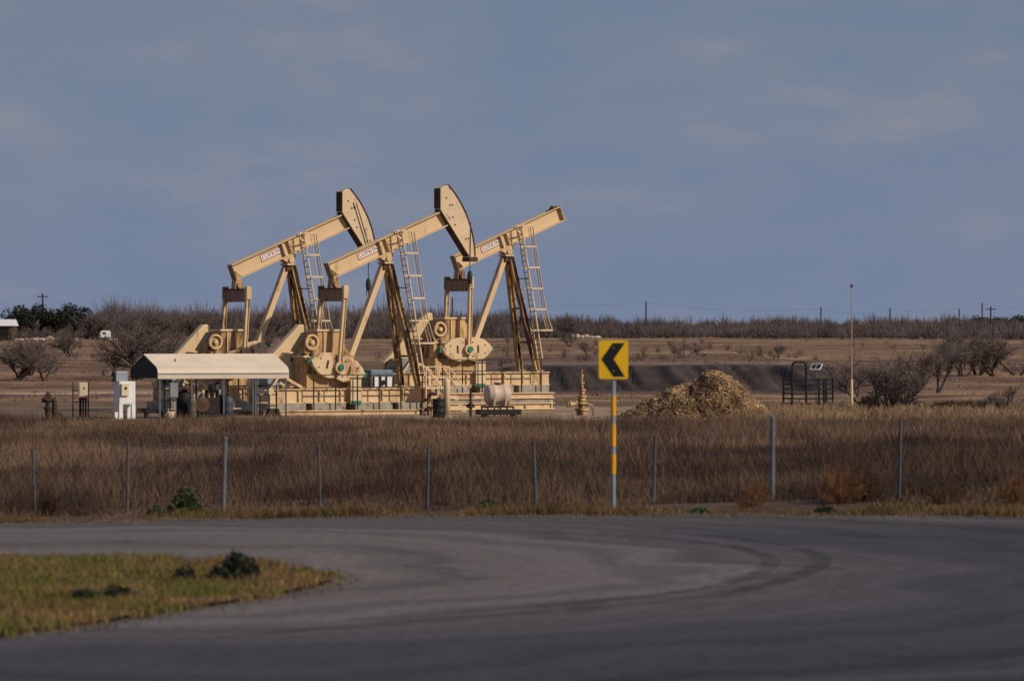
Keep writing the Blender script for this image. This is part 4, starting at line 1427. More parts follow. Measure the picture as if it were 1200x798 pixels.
# ------------------------------------------------------------------ spoil pile
def pile():
    Z = 258.0
    x0 = X(818, Z)
    z0 = hz(x0, Z)
    t = thing('spoil_pile', 'big rounded heap of straw coloured debris right of the yellow sign', 'debris pile', (x0, Z, z0))
    def ph(x, y):
        hh = 0 * x
        for (cx_, cy_, h_, rx_, ry_, pw) in ((0.75, 0, 2.20, 2.55, 2.6, 1.7), (-0.65, -0.2, 1.62, 2.6, 2.5, 1.5), (-1.9, -0.3, 0.95, 1.95, 1.9, 1.4), (2.0, -0.2, 1.0, 1.7, 1.8, 1.5)):
            d = np.clip(np.sqrt(((x - cx_) / rx_) ** 2 + ((y - cy_) / ry_) ** 2), 0, 1)
            hh = np.maximum(hh, h_ * (1 - d ** pw))
        base = np.clip(hh / 0.6, 0, 1)
        hh = hh * (0.94 + 0.30 * (fbm(x * 0.9 + 5, y * 0.9, 12) - 0.4)) + base * 0.34 * (fbm(x * 1.7, y * 1.7, 14) - 0.5) + base * 0.30 * (fbm(x * 5, y * 5, 15) - 0.5)
        return hh - 0.12
    xs = np.linspace(-4.2, 4.0, 120)
    ys = np.linspace(-3.0, 3.0, 80)
    gx, gy = np.meshgrid(xs, ys)
    gz = ph(gx, gy)
    v = np.stack([gx, gy, gz], -1).reshape(-1, 3)
    nx = len(xs)
    i, j = np.meshgrid(np.arange(nx - 1), np.arange(len(ys) - 1))
    a = (j * nx + i).ravel()
    tr = np.concatenate([np.stack([a, a + 1, a + nx + 1], -1), np.stack([a, a + nx + 1, a + nx], -1)])
    fast_mesh('heap', v, tr, 'mound', t, smooth=True)
    n = 44000
    x = nr.normal(0, 1.9, n)
    y = nr.normal(-0.6, 1.3, n)
    hh = np.maximum(ph(x, y), -0.02)
    k = (hh > 0.0) | (nr.uniform(0, 1, n) < 0.25)
    x, y, hh = x[k], y[k], hh[k]
    n = len(x)
    L = nr.uniform(0.04, 0.17, n) * (1 + 1.2 * (nr.uniform(0, 1, n) > 0.94))
    wd = nr.uniform(0.010, 0.036, n)
    big = nr.uniform(0, 1, n) > 0.965
    wd = np.where(big, nr.uniform(0.07, 0.20, n), wd)
    az = nr.normal(0.5, 0.9, n)
    el = nr.normal(0.35, 0.5, n)
    d = np.stack([np.cos(az) * np.cos(el), np.sin(az) * np.cos(el), np.sin(el)], -1)
    up = np.tile([0, 0, 1.0], (n, 1)) + nr.normal(0, 0.5, (n, 3))
    s = np.cross(d, up)
    s /= np.linalg.norm(s, axis=1)[:, None] + 1e-6
    q = np.cross(s, d)
    p = np.stack([x, y, hh + 0.02], -1)
    dl = d * L[:, None] * 0.5
    sw = s * wd[:, None] * 0.5
    qw = q * wd[:, None] * 0.35
    V = np.stack([p - dl - sw, p - dl + sw, p - dl + qw, p + dl - sw, p + dl + sw, p + dl + qw], 1)
    T = np.array([[0, 1, 4], [0, 4, 3], [1, 2, 5], [1, 5, 4], [2, 0, 3], [2, 3, 5], [0, 2, 1], [3, 4, 5]])[None] + (np.arange(n) * 6)[:, None, None]
    o = fast_mesh('debris', V, T, 'chips', t)
    o['kind'] = 'stuff'
pile()

# ------------------------------------------------------------------ corral panel, solar panel, tall mast
def corral():
    Z = 298.0
    s = FPX / Z
    x = X(928.5, Z)
    t = thing('pipe_corral', 'black pipe gate and rail corral with tall hoop, beside the tall mast', 'corral', (x, Z, hz(x, Z)), R(14))
    a = 0.76
    hp = MB()
    hp.path([(0, 0, 0), (0, 0, 2.05), (0.04, 0, 2.20), (0.14, 0, 2.28), (a - 0.14, 0, 2.28), (a - 0.04, 0, 2.20), (a, 0, 2.05), (a, 0, 0)], 0.065, 8)
    hp.build('hoop', 'black', t)
    for k in range(6):
        z_ = 0.12 + k * 0.25
        MB().tube((a + 0.05, 0, z_), (2.22, 0, z_), 0.042, 0.042, 8).build('rail', 'black', t)
        MB().tube((0.05, 0, z_), (a - 0.05, 0, z_), 0.042, 0.042, 8).build('gate_rail', 'black', t)
        MB().tube((2.22, 0.05, z_), (2.22, 1.55, z_), 0.042, 0.042, 8).build('rail', 'black', t)
        MB().tube((0.0, 0.05, z_), (0.0, 1.55, z_), 0.042, 0.042, 8).build('rail', 'black', t)
    for (u, y) in ((1.46, 0), (1.86, 0), (2.22, 0), (2.22, 1.6), (0, 1.6)):
        MB().tube((u, y, 0), (u, y, 1.42), 0.06, 0.06, 8).build('post', 'black', t)
    MB().tube((a + 0.02, 0.0, 1.75), (1.40, 0.0, 1.36), 0.03, 0.03, 8).build('brace', 'black', t)
corral()

t = local(956.5, 301, 'small tilted solar panel on a pole behind the black corral', 'solar_panel', 'solar panel', -25)
MB().tube((0, 0, 0), (0, 0, 1.95), 0.035, 0.035, 8).build('pole', 'galv_dark', t)
def tilt(a, b, c):
    ca_, sa_ = math.cos(R(38)), math.sin(R(38))
    return (a, c * -0.0 + b * ca_ - 0.0, 1.98 + b * sa_ + c)
fr = MB()
fr.add([tilt(-0.30, -0.24, 0), tilt(0.30, -0.24, 0), tilt(0.30, 0.24, 0), tilt(-0.30, 0.24, 0), tilt(-0.30, -0.24, 0.05), tilt(0.30, -0.24, 0.05), tilt(0.30, 0.24, 0.05), tilt(-0.30, 0.24, 0.05)],
       [(0, 3, 2, 1), (4, 5, 6, 7), (0, 1, 5, 4), (1, 2, 6, 5), (2, 3, 7, 6), (3, 0, 4, 7)])
f = fr.build('frame', 'white', t)
for c0 in (-0.26, 0.01):
    MB().add([tilt(c0, -0.20, 0.054), tilt(c0 + 0.25, -0.20, 0.054), tilt(c0 + 0.25, 0.20, 0.054), tilt(c0, 0.20, 0.054)], [(0, 1, 2, 3)]).build('cell_panel', 'glass', f)
MB().box(-0.15, 0.15, -0.09, 0.05, 0.95, 1.35).build('battery_box', 'bluepaint', t)

t = local(998, 286, 'very tall thin cream mast standing right of the black corral', 'mast', 'mast', 0)
MB().tube((0, 0, 0), (0, 0, 1.5), 0.075, 0.07, 10).build('lower_pipe', 'tan', t)
MB().tube((0, 0, 1.5), (0, 0, 6.1), 0.034, 0.02, 8).build('upper_pipe', 'mast_pink', t)
MB().lathe([(0.06, 0), (0.06, 0.14), (0.02, 0.18)], (0, 0, 6.1), n=8).build('cap', 'darkred', t)
MB().box(-0.18, 0.18, -0.18, 0.18, -0.02, 0.06).build('foot', 'concrete', t)

# ------------------------------------------------------------------ wire fence
def fence():
    posts = [(42, 605, 524, .05), (149, 602, 517, .055), (261, 600, 514, .078), (376, 599, 519, .055), (500, 597, 520, .055), (629, 593, 514, .06), (765, 589, 508, .06), (905, 588, 492, .082), (1053, 572, 477, .06)]
    pts = []
    for k, (px, yb, yt, w) in enumerate(posts):
        Z = 106.0 - 14.0 * k / 8
        x = X(px, Z)
        pts.append((x, Z, hz(x, Z), (yb - yt) * Z / FPX, w))
    # one post out of frame on either side, so that the wires go on
    for k0, k1, at0 in ((0, 1, True), (-1, -2, False)):
        a, b = pts[k0], pts[k1]
        x = 2 * a[0] - b[0]
        Z = 2 * a[1] - b[1]
        q = (x, Z, hz(x, Z), a[3], 0.055)
        if at0:
            first = q
        else:
            last = q
    allp = [first] + pts + [last]
    t = thing('wire_fence', 'barbed wire fence of grey steel posts along the far roadside', 'fence', (pts[4][0], pts[4][1], pts[4][2]))
    o = Vector(t.location)
    for i, (x, Z, z, h, w) in enumerate(allp):
        b = Vector((x, Z, z)) - o
        lean = Vector((rng.uniform(-0.06, 0.06), rng.uniform(-0.05, 0.05), 0))
        m_ = MB()
        top = b + Vector((0, 0, h)) + lean
        if w > 0.075:
            m_.tube(b - Vector((0, 0, 0.3)), top, w / 2, w / 2, 10)
            m_.lathe([(w / 2 + 0.006, -0.02), (w / 2 + 0.006, 0.03), (0.01, 0.05)], top, (0, 0, 1), 10)
        else:
            m_.bar(b - Vector((0, 0, 0.3)), top, w, 0.008, (1, 0.3, 0))
            m_.bar(b - Vector((0, 0, 0.3)), top, 0.008, w * 0.8, (1, 0.3, 0))
        m_.build('post', 'galv_dark', t)
    for f in (0.25, 0.45, 0.66, 0.86, 0.97):
        wm = MB()
        for a, b in zip(allp[:-1], allp[1:]):
            pa = Vector((a[0], a[1] - 0.03, a[2] + a[3] * f)) - o
            pb = Vector((b[0], b[1] - 0.03, b[2] + b[3] * f)) - o
            mid = (pa + pb) / 2 - Vector((0, 0, 0.02))
            wm.path([pa, mid, pb], 0.003, 4)
        wm.build('wire', 'galv_dark', t)
fence()

# ------------------------------------------------------------------ chevron sign
def sign():
    Z = 88.0
    x = X(718.7, Z)
    zb = hz(x, Z)
    t = thing('chevron_sign', 'yellow road sign with black chevron on striped steel post', 'road sign', (x, Z, zb), R(4))
    s = FPX / Z
    zbot = zy(444, Z) - zb
    ztop = zy(398.8, Z) - zb
    hw = 0.228
    MB().tube((0, 0, -0.3), (0, 0, ztop - 0.08), 0.036, 0.036, 14).build('post', 'galv', t)
    # rounded panel
    r = 0.035
    pl = []
    for cx, cz, a0 in ((hw - r, ztop - r, 0), (-hw + r, ztop - r, 90), (-hw + r, zbot + r, 180), (hw - r, zbot + r, 270)):
        for k in range(5):
            a = R(a0 + k * 22.5)
            pl.append((cx + r * math.cos(a), cz + r * math.sin(a)))
    p = MB().prism(pl, -0.048, -0.045).build('panel', 'sign_yellow', t)
    MB().prism([(q[0] * 0.999, q[1]) for q in pl], -0.0448, -0.042).build('panel_back', 'galv', p)
    hh = ztop - zbot
    def q(a, b):
        return (-hw + a * 2 * hw, ztop - b * hh)
    ch = [q(0.47, 0.07), q(0.885, 0.07), q(0.51, 0.485), q(0.89, 0.945), q(0.49, 0.945), q(0.08, 0.485)]
    MB().prism(ch, -0.0505, -0.0485).build('chevron', 'sign_black', p)
    for zz in (zbot + 0.12, ztop - 0.12):
        MB().box(-0.05, 0.05, -0.0415, -0.03, zz - 0.03, zz + 0.03).build('bracket', 'galv_dark', t)
        MB().tube((0, -0.0540, zz), (0, -0.0488, zz), 0.011, 0.011, 8).build('bolt', 'galv', p)
    for y0, y1 in ((464, 487), (497.5, 523), (532, 555.5)):
        MB().lathe([(0.0362, zy(y1, Z) - zb), (0.0395, zy(y1, Z) - zb), (0.0395, zy(y0, Z) - zb), (0.0362, zy(y0, Z) - zb)], n=16).build('reflective_sleeve', 'amber', t)
sign()

# ------------------------------------------------------------------ bare trees and shrubs
def segs_mesh(segs, n=3):
    P0 = np.array([s[0] for s in segs])
    P1 = np.array([s[1] for s in segs])
    r0 = np.array([s[2] for s in segs])[:, None, None]
    r1 = np.array([s[3] for s in segs])[:, None, None]
    d = P1 - P0
    d /= np.linalg.norm(d, axis=1)[:, None] + 1e-9
    ref = np.where(np.abs(d[:, 2:3]) > 0.9, np.array([[1.0, 0, 0]]), np.array([[0, 0, 1.0]]))
    s = np.cross(d, ref)
    s /= np.linalg.norm(s, axis=1)[:, None] + 1e-9
    u = np.cross(s, d)
    a = 2 * np.pi * np.arange(n) / n
    ring = s[:, None, :] * np.cos(a)[None, :, None] + u[:, None, :] * np.sin(a)[None, :, None]
    V = np.concatenate([P0[:, None] + ring * r0, P1[:, None] + ring * r1], 1)
    T = []
    for k in range(n):
        k2 = (k + 1) % n
        T += [[k, k2, n + k2], [k, n + k2, n + k]]
    T = np.array(T)[None] + (np.arange(len(segs)) * 2 * n)[:, None, None]
    return V, T

def grow(out, p, d, L, r, lvl, rg, maxl, spread=0.7, upb=0.12, ks=(2, 3), rmin=0.010):
    nseg = 4 if lvl < 2 else 3
    q = np.array(p, float)
    d = np.array(d, float)
    for k in range(nseg):
        d = d + np.array([rg.gauss(0, 0.20), rg.gauss(0, 0.20), rg.gauss(0, 0.14) + upb])
        d /= np.linalg.norm(d)
        q2 = q + d * L / nseg
        ra = max(rmin, r * (1 - 0.45 * k / nseg))
        rb = max(rmin, r * (1 - 0.45 * (k + 1) / nseg))
        out.append((q.copy(), q2.copy(), ra, rb, lvl))
        q = q2
        if lvl < maxl and (k > 0 or lvl > 0):
            for c in range(rg.choice(ks) - 1 if k < nseg - 1 else rg.choice(ks)):
                nd = d + np.array([rg.gauss(0, spread), rg.gauss(0, spread), rg.gauss(0.05, spread * 0.6)])
                nd /= np.linalg.norm(nd)
                grow(out, q, nd, L * rg.uniform(0.50, 0.78), r * 0.55, lvl + 1, rg, maxl, spread, upb, ks, rmin)

def bare_tree(seed, height, stems=3, lean=0.5, maxl=3, name='bare_tree', rmin=0.009, squat=1.0, label='', cat='tree', group=None, twig='twig'):
    rg = random.Random(seed)
    segs = []
    for s in range(stems):
        a = rg.uniform(0, 2 * math.pi)
        d = np.array([math.cos(a) * lean, math.sin(a) * lean, 1.0])
        d /= np.linalg.norm(d)
        grow(segs, (0.12 * math.cos(a), 0.12 * math.sin(a), -0.1), d, 1.5, 0.085, 0, rg, maxl, rmin=rmin / height * 3.0)
    top = max(s[1][2] for s in segs)
    k = height / top
    S = np.array([k * squat, k * squat, k])
    segs = [(a * S, b * S, max(r0 * k, rmin), max(r1 * k, rmin), l) for a, b, r0, r1, l in segs]
    t = thing(name, label, cat, group=group)
    V, T = segs_mesh([s for s in segs if s[4] <= 1], 5)
    fast_mesh('trunk', V, T, 'bark', t)
    V, T = segs_mesh([s for s in segs if s[4] > 1], 3)
    fast_mesh('crown', V, T, twig, t)
    return t

GT = 'bare mesquite trees in the field'
protos = [bare_tree(1, 3.0, 4, 0.8, 3, squat=1.25, group=GT), bare_tree(7, 3.0, 3, 0.9, 3, squat=1.4, group=GT), bare_tree(13, 3.0, 5, 0.7, 3, squat=1.3, group=GT), bare_tree(22, 3.0, 2, 0.6, 3, squat=1.2, group=GT), bare_tree(31, 3.0, 6, 1.0, 3, squat=1.5, group=GT)]
spots = [  # pixel, distance, height px, prototype, label
    (16, 384, 56, 4, 'wide multi-stemmed bare tree at the far left edge of the field'),
    (54, 380, 46, 1, 'bare tree with long arching branch right of the leftmost tree'),
    (128, 395, 40, 3, 'small bare tree just left of the white cabinet top'),
    (163, 388, 78, 2, 'tallest bare tree behind the carport gable'),
    (205, 430, 52, 0, 'bare tree behind the left half of the carport roof'),
    (690, 470, 24, 3, 'small bare tree in the field just left of the yellow sign'),
    (803, 470, 26, 1, 'low bare bush on the field above the spoil pile'),
    (912, 520, 20, 3, 'tiny bare tree in the field above the corral'),
    (1012, 300, 66, 1, 'bare tree with slanted stems right of the tall mast'),
    (1034, 292, 66, 2, 'upright bare tree above the dense dark bush near the mast'),
    (1060, 300, 52, 0, 'bare tree over the right end of the dense dark bush'),
    (1096, 345, 70, 3, 'single-trunked bare tree right of the dense dark bush'),
    (1128, 395, 45, 0, 'bare tree, first of the group at right field edge'),
    (1146, 400, 52, 2, 'bushy bare tree in the middle of the group at right field edge'),
    (1168, 398, 55, 4, 'broad bare tree, third of the group at right field edge'),
    (1192, 402, 56, 1, 'bare tree at the far right edge of the picture'),
    (1180, 300, 26, 3, 'low forked bare shrub before the right group of trees'),
    (1118, 640, 24, 2, 'small bare tree on the rise behind the right group'),
    (668, 640, 22, 1, 'small bare tree behind the pump jack ladder at right'),
    (250, 520, 46, 2, 'bare tree rising behind the left pump jack belt guard'),
    (300, 560, 40, 0, 'bare tree seen between the legs of the left pump jack'),
    (112, 890, 38, 2, 'bare skyline tree right of the evergreen clump'),
    (132, 895, 36, 0, 'bare skyline tree above the white trailer'),
    (148, 900, 38, 3, 'slender bare skyline tree right of the white trailer'),
    (178, 885, 36, 4, 'bare skyline tree left of the carport ridge'),
    (196, 890, 38, 1, 'bare skyline tree over the left part of the carport'),
    (228, 885, 34, 2, 'bare skyline tree left of the left pump jack'),
    (246, 890, 38, 0, 'bare skyline tree touching the left pump jack equalizer'),
    (322, 890, 36, 4, 'bare skyline tree between left pump jack leg and ladder'),
    (427, 888, 38, 3, 'bare skyline tree between middle pump jack pitman and leg'),
    (440, 890, 34, 2, 'bare skyline tree beside the middle pump jack rear leg'),
    (478, 890, 35, 1, 'bare skyline tree behind the middle pump jack ladder'),
    (566, 890, 34, 0, 'bare skyline tree beside the right pump jack rear leg'),
    (655, 895, 32, 4, 'bare skyline tree just right of the right pump jack'),
    (1006, 340, 50, 3, 'wispy bare tree just behind the mast foot'),
    (1078, 370, 48, 0, 'wispy bare tree between dense bush and single-trunked tree'),
    (1112, 440, 42, 2, 'wispy bare tree left of the group at right field edge'),
    (1158, 450, 44, 1, 'wispy bare tree behind the group at right field edge'),
    (35, 400, 48, 2, 'bare tree filling the gap between the two leftmost trees'),
    (188, 400, 60, 1, 'bare tree right behind the carport gable ridge'),
    (85, 560, 34, 4, 'bare tree in the mid field above the cream meter box'),
]
used = set()
for i, (px, Z, hp_, pi_, lab) in enumerate(spots):
    x, y, z = at(px, Z)
    sc = hp_ * Z / FPX / 3.0
    rz = rng.uniform(0, 6.28)
    if pi_ not in used:
        used.add(pi_)
        o = protos[pi_]
        o.location = (x, y, z)
        o.rotation_euler = (0, 0, rz)
        o.scale = (sc, sc, sc)
        o['label'] = lab
    else:
        copy_thing(protos[pi_], (x, y, z), rz, lab, sc)

def shrub(px, Z, h, w, n, material, label, name='shrub', cat='bush', seed=1, leaf=0.0, group=None, rmin=0.004, dz=0.0):
    """twiggy rounded shrub: stems fan from the base, optional leaf faces"""
    rr = np.random.default_rng(seed)
    x, y, z = at(px, Z, dz)
    t = thing(name, label, cat, (x, y, z), 0, group)
    segs = []
    tips = []
    for k in range(n):
        a = rr.uniform(0, 2 * np.pi)
        e = rr.uniform(0.0, 1.0) ** 0.6
        lob_ = 0.55 + 0.75 * float(vnoise(np.array([math.cos(a) * 1.6 + seed * 3.7]), np.array([math.sin(a) * 1.6]), 3)[0]) * rr.uniform(0.7, 1.3)
        tip = lob_ * np.array([math.cos(a) * w / 2 * e, math.sin(a) * w / 2 * e, h * (1 - 0.75 * e ** 2.2) * rr.uniform(0.55, 1.05)])
        base = np.array([math.cos(a) * w * 0.10 * e, math.sin(a) * w * 0.10 * e, -0.05])
        mid = base * 0.4 + tip * 0.6 + rr.normal(0, 0.05 * h, 3) + np.array([0, 0, 0.06 * h])
        segs.append((base, mid, rmin * 1.6, rmin * 1.2, 0))
        segs.append((mid, tip, rmin * 1.2, rmin * 0.6, 1))
        for j in range(3):
            f = rr.uniform(0.2, 1)
            q0 = mid * (1 - f) + tip * f
            q1 = q0 + rr.normal(0, 0.13 * h, 3) + np.array([0, 0, 0.05 * h])
            q1[2] = max(q1[2], 0.01)
            segs.append((q0, q1, rmin, rmin * 0.5, 1))
            tips.append(q1)
            tips.append(q0)
        tips.append(tip)
    V, T = segs_mesh(segs, 3)
    fast_mesh('stems', V, T, material if leaf == 0 else 'brown_weed', t)
    if leaf > 0:
        P = np.repeat(np.array(tips), 4, 0) + rr.normal(0, leaf * 0.9, (len(tips) * 4, 3))
        P[:, 2] = np.maximum(P[:, 2], 0.01)
        d = rr.normal(0, 1, P.shape)
        d /= np.linalg.norm(d, axis=1)[:, None]
        e = np.cross(d, rr.normal(0, 1, P.shape))
        e /= np.linalg.norm(e, axis=1)[:, None]
        sz = rr.uniform(0.6, 1.2, len(P))[:, None] * leaf
        Vv = np.stack([P - d * sz, P + e * sz * 0.45, P + d * sz, P - e * sz * 0.45], 1)
        Tt = np.array([[0, 1, 2], [0, 2, 3]])[None] + (np.arange(len(P)) * 4)[:, None, None]
        fast_mesh('leaves', Vv, Tt, material, t)
    return t

# roadside shrubs near the fence
shrub(221, 99, 0.48, 0.60, 70, 'leaf_green', 'green leafy bush left of the thick fence post', seed=3, leaf=0.035)
shrub(571, 88.6, 0.20, 0.40, 40, 'leaf_green', 'bright green low weed at the road edge near the middle', name='weed', cat='weed', seed=4, leaf=0.035)
shrub(967, 88.2, 0.09, 0.46, 30, 'leaf_green', 'flat bright green weed at the right road edge', name='weed', cat='weed', seed=5, leaf=0.03)
shrub(820, 88.2, 0.08, 0.26, 22, 'leaf_green', 'tiny green weed at the road edge right of the sign', name='weed', cat='weed', seed=6, leaf=0.03)
shrub(184, 89.5, 0.14, 0.28, 30, 'leaf_green', 'tiny green weed at the road edge left of the green bush', name='weed', cat='weed', seed=16, leaf=0.03)
shrub(881, 90.5, 0.52, 0.80, 105, 'orange_weed', 'small rusty orange dry bush before the thick right fence post', seed=7, rmin=0.003)
shrub(985, 91, 0.67, 1.09, 133, 'orange_weed', 'rusty orange dry bush between the two right fence posts', seed=8)
shrub(1012, 91.5, 0.69, 1.09, 133, 'brown_weed', 'dark brown dry bush touching the orange one near the right fence post', seed=9)
shrub(1105, 90.5, 0.41, 1.09, 105, 'brown_weed', 'low dark brown bush right of the last fence post', seed=10)
shrub(1193, 90, 0.57, 0.87, 105, 'orange_weed', 'rusty dry bush cut by the right picture edge', seed=11)
shrub(56, 100, 0.66, 0.50, 130, 'brown_weed', 'dark brown dry bush beside the leftmost fence post', seed=12)
shrub(97, 97, 0.32, 0.9, 130, 'brown_weed', 'low dark brown bush between the two leftmost fence posts', seed=13)
shrub(832, 104, 0.40, 0.8, 120, 'brown_weed', 'brown dry bush in the grass behind the fence, left of thick right post', seed=14)
shrub(400, 112, 0.40, 1.0, 120, 'brown_weed', 'low brown dry bush in the grass behind the middle of the fence', seed=15)
# dense dark bush near the mast
shrub(1046, 287, 1.45, 3.2, 95, 'bark', 'dense dark bush right of the tall mast', seed=20, rmin=0.016)
shrub(1018, 285, 0.8, 1.6, 160, 'bark', 'low dark bush hugging the left of the dense one', seed=21, rmin=0.014)
shrub(1125, 286, 0.5, 4.6, 300, 'brown_weed', 'long low dark hedge-like bush at the edge of the pale grass', seed=22, rmin=0.014)
shrub(1165, 287, 0.7, 2.6, 260, 'twig', 'grey brown twiggy bush at the right end of the pale grass', seed=23, rmin=0.014)
# island shrubs
def isl(px, py, h, w, n, seed, label, leaf=0.03, mat_='leaf_blue'):
    xx, Z = plane_pt(px, py)
    shrub(px, Z, h, w, n, mat_, label, seed=seed, leaf=leaf, dz=0.045)
isl(277, 683, 0.27, 0.26, 45, 31, 'tallest dark green bush on the island, with a pointed top')
isl(259, 684, 0.13, 0.34, 40, 32, 'low dark bush touching the left of the pointed one')
isl(290, 682, 0.18, 0.22, 40, 36, 'low dark bush touching the right of the pointed one')
isl(217, 685, 0.11, 0.30, 35, 33, 'small dark bush further left of the pointed one on the island')
isl(134, 707, 0.10, 0.44, 45, 34, 'flat dark bush low on the island near its front edge')
isl(96, 709, 0.08, 0.30, 30, 35, 'flattest dark bush on the island, leftmost of all')

# ------------------------------------------------------------------ far brush (one mass), evergreen trees, rocks
def brush_mass(name, label, spots_, hgt, per, wid, material):
    xs, ys = spots_
    n = len(xs)
    zs = H(xs, ys)
    bh = hgt * nr.uniform(0.45, 1.2, n) * hz_k(xs, ys)
    bx = np.repeat(xs, per)
    by = np.repeat(ys, per)
    bz = np.repeat(zs, per)
    hh = np.repeat(bh, per)
    N = n * per
    a = nr.uniform(0, 2 * np.pi, N)
    e = nr.uniform(0, 1, N) ** 0.7
    f0 = np.where(nr.uniform(0, 1, N) < 0.35, 0.0, nr.uniform(0.2, 0.75, N))
    tipx = np.cos(a) * e * hh * 0.75
    tipy = np.sin(a) * e * hh * 0.75
    tipz = hh * (1 - 0.6 * e ** 2) * nr.uniform(0.6, 1.05, N)
    sx = tipx * f0 + nr.normal(0, 0.12, N)
    sz = tipz * f0 * 0.9
    p0 = np.stack([bx + sx, by + tipy * f0, bz + sz], -1)
    p1 = np.stack([bx + tipx + nr.normal(0, 0.25, N), by + tipy, bz + tipz], -1)
    w = wid * nr.uniform(0.6, 1.3, N)
    fa = nr.normal(0, 0.6, N)
    side = np.stack([np.cos(fa) * w, np.sin(fa) * w, 0.15 * w], -1)
    V = np.stack([p0 - side / 2, p0 + side / 2, p1 + side * 0.12, p1 - side * 0.12], 1)
    T = np.array([[0, 1, 2], [0, 2, 3]])[None] + (np.arange(N) * 4)[:, None, None]
    o = fast_mesh(name, V, T, material)
    tag(o, label, 'brush', kind='stuff')

def brush_spots(n, y0, y1, front, xr=(-1, 1), dens=None):
    y = nr.uniform(y0, y1, n)
    x = nr.uniform(xr[0], xr[1], n) * (y * 0.098 + 12)
    k = y > front(x / y * FPX + 600)
    if dens is not None:
        k &= nr.uniform(0, 1, n) < dens(x, y)
    return x[k], y[k]
fr_ = lambda px: 880 + 90 * (vnoise(px * 0.012, px * 0, 50) - 0.4) + 50 * (vnoise(px * 0.05, px * 0, 51) - 0.5)
def hz_k(x, y):
    # taller thicket on the left two thirds of the view
    p = x / y * FPX + 600
    return (0.42 + 0.95 * fbm(p * 0.035, y * 0.01, 63, 3)) * (1 - 0.10 * sstep(640, 760, p)) * (1.0 + 0.55 * (1 - sstep(540, 700, p)) * (0.5 + vnoise(p * 0.03, y * 0.01, 61))) - 0.85 * (1 - sstep(95, 125, p))
brush_mass('far_brush', 'grey brown belt of leafless brush across the horizon', brush_spots(3000, 840, 1060, fr_), 2.9, 62, 0.075, 'brush')
brush_mass('horizon_wood', 'distant leafless woodland along the skyline', brush_spots(1500, 1060, 1350, lambda p: 0 * p), 4.1, 62, 0.11, 'brush')

sx_, sy_ = brush_spots(300, 400, 850, lambda p: 0 * p, dens=lambda x, y: 0.15 + 0.85 * sstep(0.48, 0.6, fbm(x * 0.04, y * 0.02, 71)))
brush_mass('field_scrub', 'low scattered leafless scrub on the bare far field', (sx_, sy_), 1.1, 46, 0.035, 'scrub')

def evergreen(px, Z, h, w, seed, label, dark='leaf_dark'):
    rr = np.random.default_rng(seed)
    x, y, z = at(px, Z)
    t = thing('live_oak', label, 'tree', (x, y, z), 0, 'evergreen trees at far left')
    rg = random.Random(seed)
    segs = []
    for k in range(3):
        grow(segs, (0, 0, -0.2), np.array([rg.gauss(0, 0.4), rg.gauss(0, 0.4), 1.0]), h * 0.5, 0.16, 0, rg, 2, rmin=0.02)
    segs = [s for s in segs if s[1][2] < h * 0.95 and abs(s[1][0]) < w * 0.5 and abs(s[1][1]) < w * 0.5]
    V, T = segs_mesh(segs, 4)
    fast_mesh('trunk', V, T, 'bark', t)
    lob = []
    for k in range(16):
        a = rr.uniform(0, 2 * np.pi)
        e = rr.uniform(0, 1) ** 0.5
        lob.append((math.cos(a) * e * w * 0.38, math.sin(a) * e * w * 0.38, h * (0.82 - 0.40 * e * rr.uniform(0.3, 1.2)), rr.uniform(0.13, 0.24) * w))
    P = []
    for (a, b, c, r_) in lob:
        q = rr.normal(0, 1, (130, 3))
        q /= np.linalg.norm(q, axis=1)[:, None]
        q *= (rr.uniform(0.35, 1.1, (130, 1)) ** 0.5) * r_
        q[:, 2] *= 0.75
        P.append(q + np.array([a, b, c]))
    P = np.concatenate(P)
    d = rr.normal(0, 1, P.shape)
    d /= np.linalg.norm(d, axis=1)[:, None]
    e = np.cross(d, rr.normal(0, 1, P.shape))
    e /= np.linalg.norm(e, axis=1)[:, None]
    sz = rr.uniform(0.12, 0.26, len(P))[:, None]
    Vv = np.stack([P - d * sz, P + e * sz * 0.6, P + d * sz, P - e * sz * 0.6], 1)
    Tt = np.array([[0, 1, 2], [0, 2, 3]])[None] + (np.arange(len(P)) * 4)[:, None, None]
    fast_mesh('crown', Vv, Tt, dark, t)
for (px, Z, h, w, sd, lab) in [(24, 935, 6.0, 5.6, 1, 'dark evergreen tree, leftmost on the skyline'), (42, 940, 6.3, 6.2, 2, 'dark evergreen tree under the left utility pole'),
                               (66, 938, 5.6, 5.8, 3, 'lower dark evergreen tree right of the left utility pole'), (86, 942, 6.6, 6.0, 4, 'dark evergreen tree, rightmost of the skyline clump')]:
    evergreen(px, Z, h, w, sd, lab)
for k, (px, Z, h, w) in enumerate([(1120, 1250, 3.4, 6), (1145, 1250, 3.6, 7), (1172, 1240, 3.5, 7), (1196, 1250, 3.6, 7)]):
    evergreen(px, Z, h, w, 40 + k, ['leftmost dark tree of the far right skyline belt', 'second dark tree of the far right skyline belt', 'third dark tree of the far right skyline belt', 'dark skyline tree at the right picture edge'][k])

